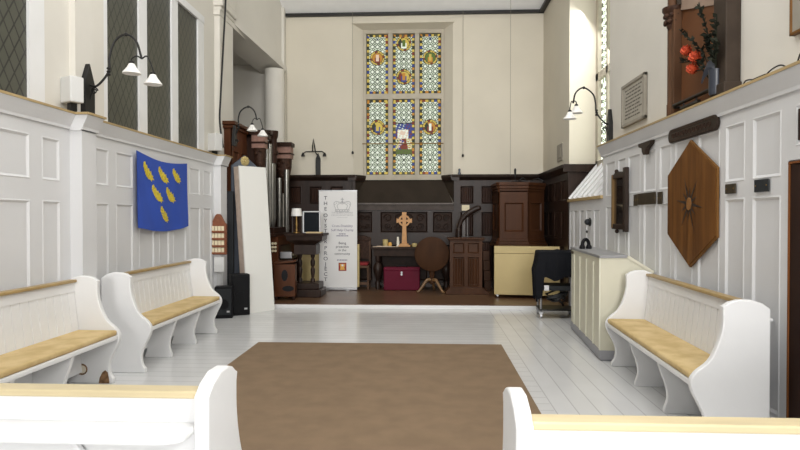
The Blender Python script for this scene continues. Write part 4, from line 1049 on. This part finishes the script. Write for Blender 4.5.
for k in range(5):
    pts = [(1.93 + .16 * math.cos(q * .7 + k) * (.6 + .1 * k), 8.95 + .1 * math.sin(q * .7 + k), .19 + .03 * k + .02 * math.sin(q * 2 + k) + .08 * abs(math.sin(q * .35))) for q in range(14)]
    m.tube(curve(pts, 3), .013, 6)
tag(m.build('cable_bundle', 'cable'), 'tangle of black cables on the lower shelf of the trolley', 'cables')

# ------------------------------------------------------------------ cream console
cA = math.atan2(1.93 - 1.80, 8.05 - 6.24)
t = thing('cream_console', 'cream boarded cabinet with grey top and plinth beside the right-hand pew', 'cabinet', (1.80, 6.24, 0), -cA)
prf = [(0, .11), (0, 1.08), (.26, 1.085), (.52, .925), (.52, .11)]
def taper(m_):                                                     # the cabinet narrows towards its far end along the wall
    m_.v = [(p[0] - (.15 * max(0, p[1]) / 1.8 if p[0] > .38 else 0), p[1], p[2]) for p in m_.v]; return m_
taper(MB().prism(prf, 0, 1.80, 'y')).build('body', 'consolecream', t)
m = MB().prism([(-.015, 1.075), (-.015, 1.105), (.275, 1.11), (.275, 1.08)], -.012, 1.81, 'y'); m.build('top', 'consoletop', t, bevel=.004)
m = taper(MB().prism([(.255, 1.086), (.27, 1.11), (.535, .945), (.52, .925)], -.012, 1.81, 'y')); m.build('sloped_lid', 'consolecream', t)
taper(MB().box(.012, .51, .012, 1.79, 0, .11).box(-.006, .525, -.006, 1.80, .02, .112)).build('plinth', 'consolebase', t)
for k in range(4):
    y = .34 + .40 * k; MB().box(-.014, 0, y - .012, y + .012, .112, 1.02).build('batten', 'consolegroove', t, bevel=.003)
MB().box(-.014, 0, 0, .03, .112, 1.075).build('corner_bead', 'consolegroove', t, bevel=.003)
MB().box(-.012, .0, 1.64, 1.74, 1.02, 1.05).build('badge', 'plaque', t)
t = thing('desk_telephone', 'black double-ended handset standing on the cream cabinet', 'handset', (1.975, 7.5, 1.106), math.radians(20))
MB().tube(curve([(-.048, 0, .025), (-.042, 0, .08), (-.015, 0, .115), (.015, 0, .115), (.042, 0, .08), (.048, 0, .025)], 6), .022, 10).build('handle', 'black', t, smooth=True)
for s_ in (-1, 1): MB().lathe([(.034, 0), (.038, .02), (.025, .05)], (s_ * .048, 0, .002), 14).build('earpiece', 'black', t, smooth=True)
t = thing('wall_rosette', 'round black knob on the low white panelling above the cream cabinet', 'knob', (XR, 8.67, 1.435))
MB().lathe([(.06, 0), (.062, .015), (.05, .022)], (0, 0, 0), 20, 'x').xform(Matrix.Diagonal((-1, 1, 1, 1))).build('rose', 'iron', t, smooth=True)
MB().ball((-.04, 0, 0), .045, 14, 10).build('knob', 'darkgrey', t, smooth=True)
tag(MB().lathe([(.02, 0), (.022, .01), (.01, .02)], (0, 0, 0), 12, 'x').xform(Matrix.Translation((XR, 8.83, 1.29)) @ Matrix.Diagonal((-1, 1, 1, 1))).build('coat_hook', 'iron'), 'tiny black peg on the panelling below the round knob', 'peg')

# ------------------------------------------------------------------ right wall fittings
t = thing('wall_mirror', 'narrow dark-framed mirror with gilt edge on the white panelling', 'mirror', (XR - .005, 7.29, 1.70))
MB().box(-.02, 0, -.22, .22, -.31, .31).build('mirror_plate', 'mirror', t)
MB().box(-.045, 0, .20, .25, -.33, .33).build('side_rail', 'gilt', t, bevel=.004)
MB().box(-.05, 0, -.28, -.20, -.37, .39).build('side_rail', 'mirrorframe', t, bevel=.006)
MB().box(-.04, 0, -.24, .25, .28, .335).prism([(-.22, .335), (.2, .335), (.15, .37), (-.1, .35)], -.03, 0, 'x').build('top_rail', 'mirrorframe', t, bevel=.005)
MB().box(-.04, 0, -.24, .25, -.345, -.28).build('bottom_rail', 'mirrorframe', t, bevel=.005)
for y, z in ((.12, .37), (.1, -.37)): MB().ball((-.02, y, z), .025, 10, 6).build('finial', 'mirrorframe', t)
def plaque(label, y0, y1, z0, z1, m='plaque'):
    t = thing('wall_plaque', label, 'plaque', (XR - .006, (y0 + y1) / 2, (z0 + z1) / 2), 0, 'small dark plaques on the right-hand panelling')
    MB().box(-.012, 0, -(y1 - y0) / 2, (y1 - y0) / 2, -(z1 - z0) / 2, (z1 - z0) / 2).build('plate', m, t, bevel=.003)
    for sy in (-1, 1): MB().lathe([(.006, 0), (.004, .004)], (0, 0, 0), 8, 'x').xform(Matrix.Translation((-.012, sy * ((y1 - y0) / 2 - .02), 0)) @ Matrix.Diagonal((-1, 1, 1, 1))).build('screw', 'brass', t)
plaque('tiny dark plaque on the rail nearest the mirror', 6.73, 6.83, 1.63, 1.76)
plaque('wide dark plaque on the rail between mirror and hexagonal panel', 6.19, 6.70, 1.64, 1.765)
plaque('tiny dark plaque touching the left side of the hexagonal panel', 6.02, 6.13, 1.635, 1.76)
plaque('small dark plaque on the rail just right of the hexagonal panel', 4.61, 4.76, 1.685, 1.76)
plaque('small square dark plaque on the rail nearest the brown door', 4.17, 4.345, 1.68, 1.768, 'darkgrey')
tag(MB().prism([(-.19, .06), (.19, .06), (.17, .02), (.08, -.0), (.07, -.04), (.03, -.075), (-.03, -.075), (-.06, -.02), (-.17, .02)], -.045, 0, 'x').build('carved_bracket', 'mirrorframe', loc=(XR - .005, 6.42, 2.245), bevel=.006), 'small dark carved bracket on the panelling above the wide plaque', 'bracket')
t = thing('carved_name_board', 'long dark carved board with rounded ends above the hexagonal panel', 'board', (XR - .003, 5.35, 2.272))
eb = [(-.42, -.065), (.42, -.065)] + [(.42 + .06 * math.cos(math.radians(q)), .065 * math.sin(math.radians(q))) for q in range(-75, 90, 15)] + [(.42, .065), (-.42, .065)] + [(-.42 - .06 * math.cos(math.radians(q)), .065 * math.sin(math.radians(q))) for q in range(75, -90, -15)]
MB().prism(eb, -.03, 0, 'x').build('board', 'mirrorframe', t, bevel=.004)
m = MB(); m.box(-.036, -.03, -.42, .42, .042, .05).box(-.036, -.03, -.42, .42, -.05, -.042)
for k in range(11):
    y = -.36 + .072 * k; m.tube([(-.032, y + .022 * math.cos(q), .022 * math.sin(q)) for q in [i * PI / 5 for i in range(11)]], .004, 5)
m.build('carved_ornament', 'carve', t)
# hexagonal inlaid panel
HY, HZ, HR = 5.36, 1.622, .567
t = thing('hexagonal_panel', 'large hexagonal brown wooden panel with inlaid star on the right wall', 'wooden panel', (XR - .006, HY, HZ))
hexp = lambda r_: [(r_ * math.cos(math.radians(90 + 60 * k)), r_ * math.sin(math.radians(90 + 60 * k))) for k in range(6)]
MB().prism(hexp(HR), -.02, .0, 'x').build('edge_band', 'hexedge', t, bevel=.004)
MB().prism(hexp(HR - .02), -.026, -.02, 'x').build('face', 'hexwood', t)
m = MB()
for k in range(12):
    q = math.radians(30 * k + 8); l_ = .27 if k % 2 == 0 else .17
    c_, s_ = math.cos(q), math.sin(q); w_ = .016
    m.add([(-.029, c_ * .05 - s_ * w_, s_ * .05 + c_ * w_), (-.029, c_ * .05 + s_ * w_, s_ * .05 - c_ * w_), (-.029, c_ * l_, s_ * l_), (-.026, c_ * .05, s_ * .05)], [(0, 1, 2), (0, 3, 1), (1, 3, 2), (2, 3, 0)])
m.build('star_ray', 'inlay', t)
m = MB()
for k in range(8):
    q = math.radians(45 * k); m.prism([(.03 * math.cos(q) + .022 * math.cos(i * PI / 4), .03 * math.sin(q) + .03 * math.sin(i * PI / 4)) for i in range(8)], -.03 - .0005 * k, -.026, 'x')
m.build('star_centre', 'inlaylight', t)
tag(MB().tube([(XR, 4.14, .80), (XR - .05, 4.14, .795), (XR - .085, 4.14, .80), (XR - .09, 4.14, .82)], .012, 8).build('rail_peg', 'white', smooth=True), 'white peg sticking out of the wall behind the right-hand pew', 'peg')
t = thing('dark_picture', 'dark square picture in the panel above the brown door', 'picture', (XR - .004, 3.56, 2.085))
MB().box(-.02, .0, -.28, .28, -.10, .10).build('frame', 'doorbrown', t, bevel=.005)
MB().box(-.023, -.019, -.25, .25, -.075, .075).build('picture', 'mirrorframe', t)

# upper right wall
t = thing('stone_tablet', 'grey inscribed stone tablet on the plaster above the right ledge', 'tablet', (2.45, 7.12, 2.87))
MB().box(-.03, 0, -.37, .37, -.24, .24).build('slab', 'tablet', t, bevel=.006)
m = MB()
for (a0, a1, b0, b1) in ((-.39, .39, .215, .26), (-.39, .39, -.26, -.215), (-.39, -.345, -.26, .26), (.345, .39, -.26, .26)): m.box(-.045, 0, a0, a1, b0, b1)
m.build('moulded_border', 'tabletframe', t, bevel=.01)
m = MB(); rnd = random.Random(4)
for k in range(9):
    z = .17 - .042 * k; y = .29 - rnd.random() * .08
    while y > -.28 + rnd.random() * .1:
        l_ = .03 + rnd.random() * .07; m.box(-.032, -.03, y - l_, y, z - .008, z + .008); y -= l_ + .022
m.build('inscription', 'inscribe', t)
t = thing('memorial_frame', 'brown wooden memorial frame with carved capital on the upper right wall', 'memorial', (2.45, 5.5, 2.467))
MB().box(-.04, 0, -.73, .50, 0, 2.29).build('back_board', 'nicheback', t)
MB().lathe([(.055, .0), (.055, .12), (.045, .14), (.042, .86)], (-.09, .33, 0), 16).build('column', 'niche', t, smooth=True)
m = MB().lathe([(.045, .84), (.06, .87), (.055, .9), (.085, 1.0), (.10, 1.02), (.10, 1.05)], (-.09, .33, 0), 16)
for k in range(9):
    q = 2 * PI * k / 9
    for z in (.91, .97): m.ball((-.09 + .07 * math.cos(q + z * 5), .33 + .07 * math.sin(q + z * 5), z), .024, 8, 6)
m.build('capital', 'carve', t, smooth=True)
MB().tube(curve([(-.09, .33, 1.05), (-.09, .33, 1.3), (-.09, .2, 1.7), (-.09, -.1, 2.0)], 8), .045, 10).build('arch_moulding', 'niche', t, smooth=True)
MB().tube(curve([(-.06, .25, 1.05), (-.06, .25, 1.3), (-.06, .12, 1.6), (-.06, -.12, 1.85)], 8), .03, 10).build('arch_moulding', 'nichedark', t, smooth=True)
MB().box(-.12, -.04, .24, .30, 0, 1.05).box(-.08, 0, .40, .50, 0, 2.3).build('inner_post', 'niche', t, bevel=.008)
MB().box(-.12, 0, -.74, -.535, 0, 2.3).box(-.14, 0, -.76, -.525, 0, .10).build('side_post', 'nichedark', t, bevel=.01)
MB().prism([(.24, 1.0), (-.53, .78), (-.53, 1.4), (.24, 1.4)], -.058, -.04, 'x').build('frieze_panel', 'nichepale', t)
MB().box(-.05, -.038, -.52, .23, .05, .895).build('centre_panel', 'nicheback', t)
t = thing('vase_bracket', 'black iron arm projecting from the memorial to carry the vase', 'bracket', (2.41, 5.30, 2.545))
MB().box(-.11, -.06, -.32, .40, .0, .02).build('tray', 'iron', t, bevel=.005)
MB().tube([(-.085, .40, .01), (-.085, .43, .0), (-.02, .43, .0)], .012, 8).build('arm', 'iron', t)
MB().box(-.10, -.07, -.1, .25, -.05, -.03).tube([(-.085, -.05, 0), (-.085, -.05, -.05)], .008, 6).tube([(-.085, .2, 0), (-.085, .2, -.05)], .008, 6).build('lower_rail', 'iron', t)
VX, VY, VZ = 2.325, 4.91, 2.492
t = thing('vase', 'slate blue vase of orange flowers on the iron arm', 'vase', (VX, VY, VZ))
MB().lathe([(.045, 0), (.05, .02), (.05, .18), (.054, .205), (.046, .205), (.042, .05)], (0, 0, 0), 18, cap=False).build('body', 'vase', t, smooth=True)
MB().lathe([(.001, 0), (.045, .0), (.045, .01), (.001, .01)], (0, 0, 0), 18).build('base', 'vase', t)
def leaf_mesh(m, p, d_, l_, w_):
    d_ = Vector(d_).normalized(); u = d_.orthogonal().normalized(); q = random.uniform(0, 6.28); u = Matrix.Rotation(q, 3, d_) @ u
    p = Vector(p); n_ = d_.cross(u)
    m.add([p, p + d_ * l_ * .45 + u * w_, p + d_ * l_, p + d_ * l_ * .45 - u * w_, p + d_ * l_ * .5 + n_ * w_ * .35], [(0, 1, 4), (1, 2, 4), (2, 3, 4), (3, 0, 4)])
def spray(label, tip, nleaf, name='foliage_stem'):
    t = thing(name, label, 'foliage', (VX, VY, VZ), 0, 'leafy stems in the slate blue vase')
    pts = curve([(0, 0, .06), (tip[0] * .35, tip[1] * .35, .16 + tip[2] * .35), tip], 10)
    MB().tube(pts, .005, 5).build('stem', 'leaf', t)
    m = MB()
    for k in range(nleaf):
        f_ = .4 + .6 * k / nleaf; i = min(len(pts) - 1, int(f_ * (len(pts) - 1))); p = Vector(pts[i])
        for s_ in range(2): leaf_mesh(m, p, (random.uniform(-1, .1), random.uniform(-1, 1), random.uniform(.0, .9)), random.uniform(.045, .07), .018)
    m.build('leaf', 'leaf', t); return t
spray('tallest upright leafy stem in the vase', (-.07, .145, .80), 16)
spray('leafy stem arching to the far left of the vase', (-.07, .53, .70), 14)
spray('leafy stem leaning right towards the dark side post', (-.07, -.16, .60), 14)
spray('short bushy stem between orange flowers and dark side post', (-.07, -.17, .39), 15)
spray('low leafy stem reaching left below the orange flowers', (-.07, .51, .40), 10)
spray('bushy stem directly behind the orange flowers', (-.03, .09, .50), 16)
t = thing('drooping_leaf', 'broad dark leaf drooping over the rim of the vase', 'leaf', (VX, VY, VZ))
m = MB(); pts = curve([(0, -.03, .2), (-.03, .03, .235), (-.04, .09, .21), (-.04, .14, .13)], 6)
for i, p in enumerate(pts):
    w_ = .055 * math.sin(PI * (i + .6) / (len(pts) + .5)); m.v += [(p[0], p[1] - w_ * .3, p[2] + w_), (p[0] - .012, p[1], p[2]), (p[0], p[1] + w_ * .3, p[2] - w_)]
for i in range(len(pts) - 1):
    for j in range(2): m.f.append((i * 3 + j, i * 3 + j + 1, i * 3 + 4 + j, i * 3 + 3 + j)); m.mi.append(0)
o = m.build('blade', 'vase', t); sm_ = o.modifiers.new('thick', 'SOLIDIFY'); sm_.thickness = .006
def dahlia(label, pos, r_):
    t = thing('orange_flower', label, 'flower', (VX, VY, VZ), 0, 'orange flowers in the slate blue vase')
    MB().tube(curve([(0, 0, .06), (pos[0] * .4, pos[1] * .35, .22), (pos[0] + .02, pos[1], pos[2] - .02)], 6), .006, 5).build('stem', 'leaf', t)
    m = MB(); rnd = random.Random(int(pos[2] * 1000))
    m.ball(pos, r_ * .62, 12, 8)
    for k in range(46):
        zc = 1 - 2 * (k + .5) / 46; q = k * 2.39996; rr = math.sqrt(1 - zc * zc); d_ = Vector((rr * math.cos(q), rr * math.sin(q), zc))
        p = Vector(pos) + d_ * r_ * .35; u = d_.orthogonal().normalized(); n_ = d_.cross(u); w_ = r_ * .3; l_ = r_ * rnd.uniform(.6, .75)
        m.add([p, p + d_ * l_ * .7 + u * w_, p + d_ * l_, p + d_ * l_ * .7 - u * w_, p + d_ * l_ * .75 + n_ * w_ * .5], [(0, 1, 4), (1, 2, 4), (2, 3, 4), (3, 0, 4)])
    m.build('petals', 'orange', t)
dahlia('topmost of the three orange flowers', (-.06, .405, .475), .052)
dahlia('middle orange flower, nearest the vase', (-.06, .23, .372), .056)
dahlia('lowest of the three orange flowers', (-.06, .285, .285), .052)
t = thing('framed_plaque', 'grey framed panel cut by the upper right corner of the view', 'framed panel', (2.45, 3.6, 2.73))
MB().box(-.03, 0, -.50, .47, .0, 1.2).build('panel', 'tabletframe', t)
MB().box(-.04, 0, .462, .48, -.02, 1.2).box(-.04, 0, -.5, .48, -.02, .0).build('frame', 'hexedge', t, bevel=.004)
# wiring
def wire(name, label, pts, r_=.007, m='cable'):
    return tag(MB().tube(curve(pts, 6), r_, 6).build(name, m, smooth=True), label, 'cable')
wire('ledge_cable', 'black flex looping along the right ledge past the memorial', [(2.40, 4.72, 2.475), (2.40, 4.64, 2.50), (2.38, 4.56, 2.525), (2.39, 4.48, 2.515), (2.40, 4.42, 2.475), (2.39, 4.36, 2.478), (2.38, 4.25, 2.52), (2.39, 4.14, 2.535), (2.40, 4.05, 2.49), (2.39, 3.97, 2.478), (2.37, 3.88, 2.55), (2.38, 3.76, 2.57), (2.40, 3.62, 2.49)], .0055)
tag(MB().box(2.33, 2.42, 4.22, 4.40, 2.467, 2.50).build('cable_clip', 'black', bevel=.01), 'black junction lump among the flex on the right ledge', 'connector')
wire('hanging_cable', 'long black cable hanging down the pilaster to the organ corner', [(-3.215, 9.32, 5.7), (-3.22, 9.3, 5.0), (-3.235, 9.25, 4.4), (-3.245, 9.20, 3.9), (-3.255, 9.15, 3.4), (-3.26, 9.12, 3.0), (-3.23, 9.18, 2.6)], .016)
def cord(label, x, y, z0, z1, w_=True):
    t = thing('pull_string', label, 'cord', (x, y, 0), 0, 'cords hanging before the back wall')
    MB().tube([(0, 0, z1), (0, 0, z0)], .0035, 5).build('cord', 'cord', t)
    if w_: MB().lathe([(.006, .05), (.022, .03), (.026, 0), (.012, -.015)], (0, 0, z0), 10).build('pull', 'iron', t)
cord('thin cord with a black pull left of the stained window', -1.55, 12.1, 2.82, ZC)
cord('thin cord with a black pull right of the stained window', .71, 12.1, 2.75, ZC)
cord('thin cord down the wall corner beside the round column', -2.93, 12.15, 3.1, 4.5, False)
cord('thin cord hanging over the pulpit microphone', 1.56, 11.3, 2.3, ZC, False)
tag(MB().box(XR - .02, XR, 10.42, 10.82, 2.50, 2.80).box(XR - .03, XR - .02, 10.5, 10.74, 2.56, 2.74).build('wall_vent', 'tabletframe', bevel=.006), 'small pale vent plate on the right chancel wall above the dark panelling', 'vent')
t = thing('figurine', 'tiny pale figure on the dark cornice right of the stained window', 'figurine', (.64, 12.12, 2.38))
MB().lathe([(.03, 0), (.034, .02), (.018, .06), (.026, .10), (.012, .12)], (0, 0, 0), 10).build('body', 'greyblue', t, smooth=True)
MB().ball((0, 0, .135), .02, 8, 6).build('head', 'candle', t)

# ------------------------------------------------------------------ light and camera
wd = bpy.data.worlds.new('daylight'); SC.world = wd; wd.use_nodes = True
bg = wd.node_tree.nodes['Background']; bg.inputs[0].default_value = (.98, .99, 1., 1); bg.inputs[1].default_value = .5
def area(name, loc, target, sx, sy, power, color=(1, 1, 1)):
    l = bpy.data.lights.new(name, 'AREA'); l.shape = 'RECTANGLE'; l.size = sx; l.size_y = sy; l.energy = power; l.color = color
    o = bpy.data.objects.new(name, l); COL.objects.link(o); o.location = loc
    o.rotation_euler = (Vector(target) - Vector(loc)).to_track_quat('-Z', 'Y').to_euler(); return o
area('daylight_rear_right_window', (2.3, -.6, 4.0), (-2.5, 5.5, 1.2), 1.8, 2.6, 240, (1, .99, .97))
area('daylight_right_window', (XW - .12, 9.0, 3.9), (1.2, 10.3, 2.4), 1.3, 2.6, 36, (1, .99, .97))
area('daylight_rear_window', (-.4, -18, 3.4), (-.4, 6, 2.0), 5.2, 4.2, 1500, (1, .99, .97))
area('added_ceiling_fill', (-.4, 5.2, 7.2), (-.5, 6.6, 0), 4.5, 6.5, 330, (1, .995, .98))  # overhead fill added to even out the light; stands for no real lamp
fl_ = bpy.data.lights.new('camera_flash', 'AREA'); fl_.shape = 'DISK'; fl_.size = .12; fl_.energy = 14
o = bpy.data.objects.new('camera_flash', fl_); COL.objects.link(o); o.location = (.03, -.02, 1.68); o.rotation_euler = (math.radians(88), 0, math.radians(2.7))
cam = bpy.data.cameras.new('camera'); cam.lens = 590 / 800 * 36; cam.sensor_width = 36; cam.clip_start = .05
co_ = bpy.data.objects.new('camera', cam); COL.objects.link(co_); co_.location = (0, 0, 1.5)
co_.rotation_euler = (math.radians(90 - .728), 0, math.radians(2.717))
SC.camera = co_
SC.view_settings.view_transform = 'Standard'; SC.view_settings.look = 'None'; SC.view_settings.gamma = 1; SC.view_settings.use_curve_mapping = False
SC.view_settings.exposure = .15
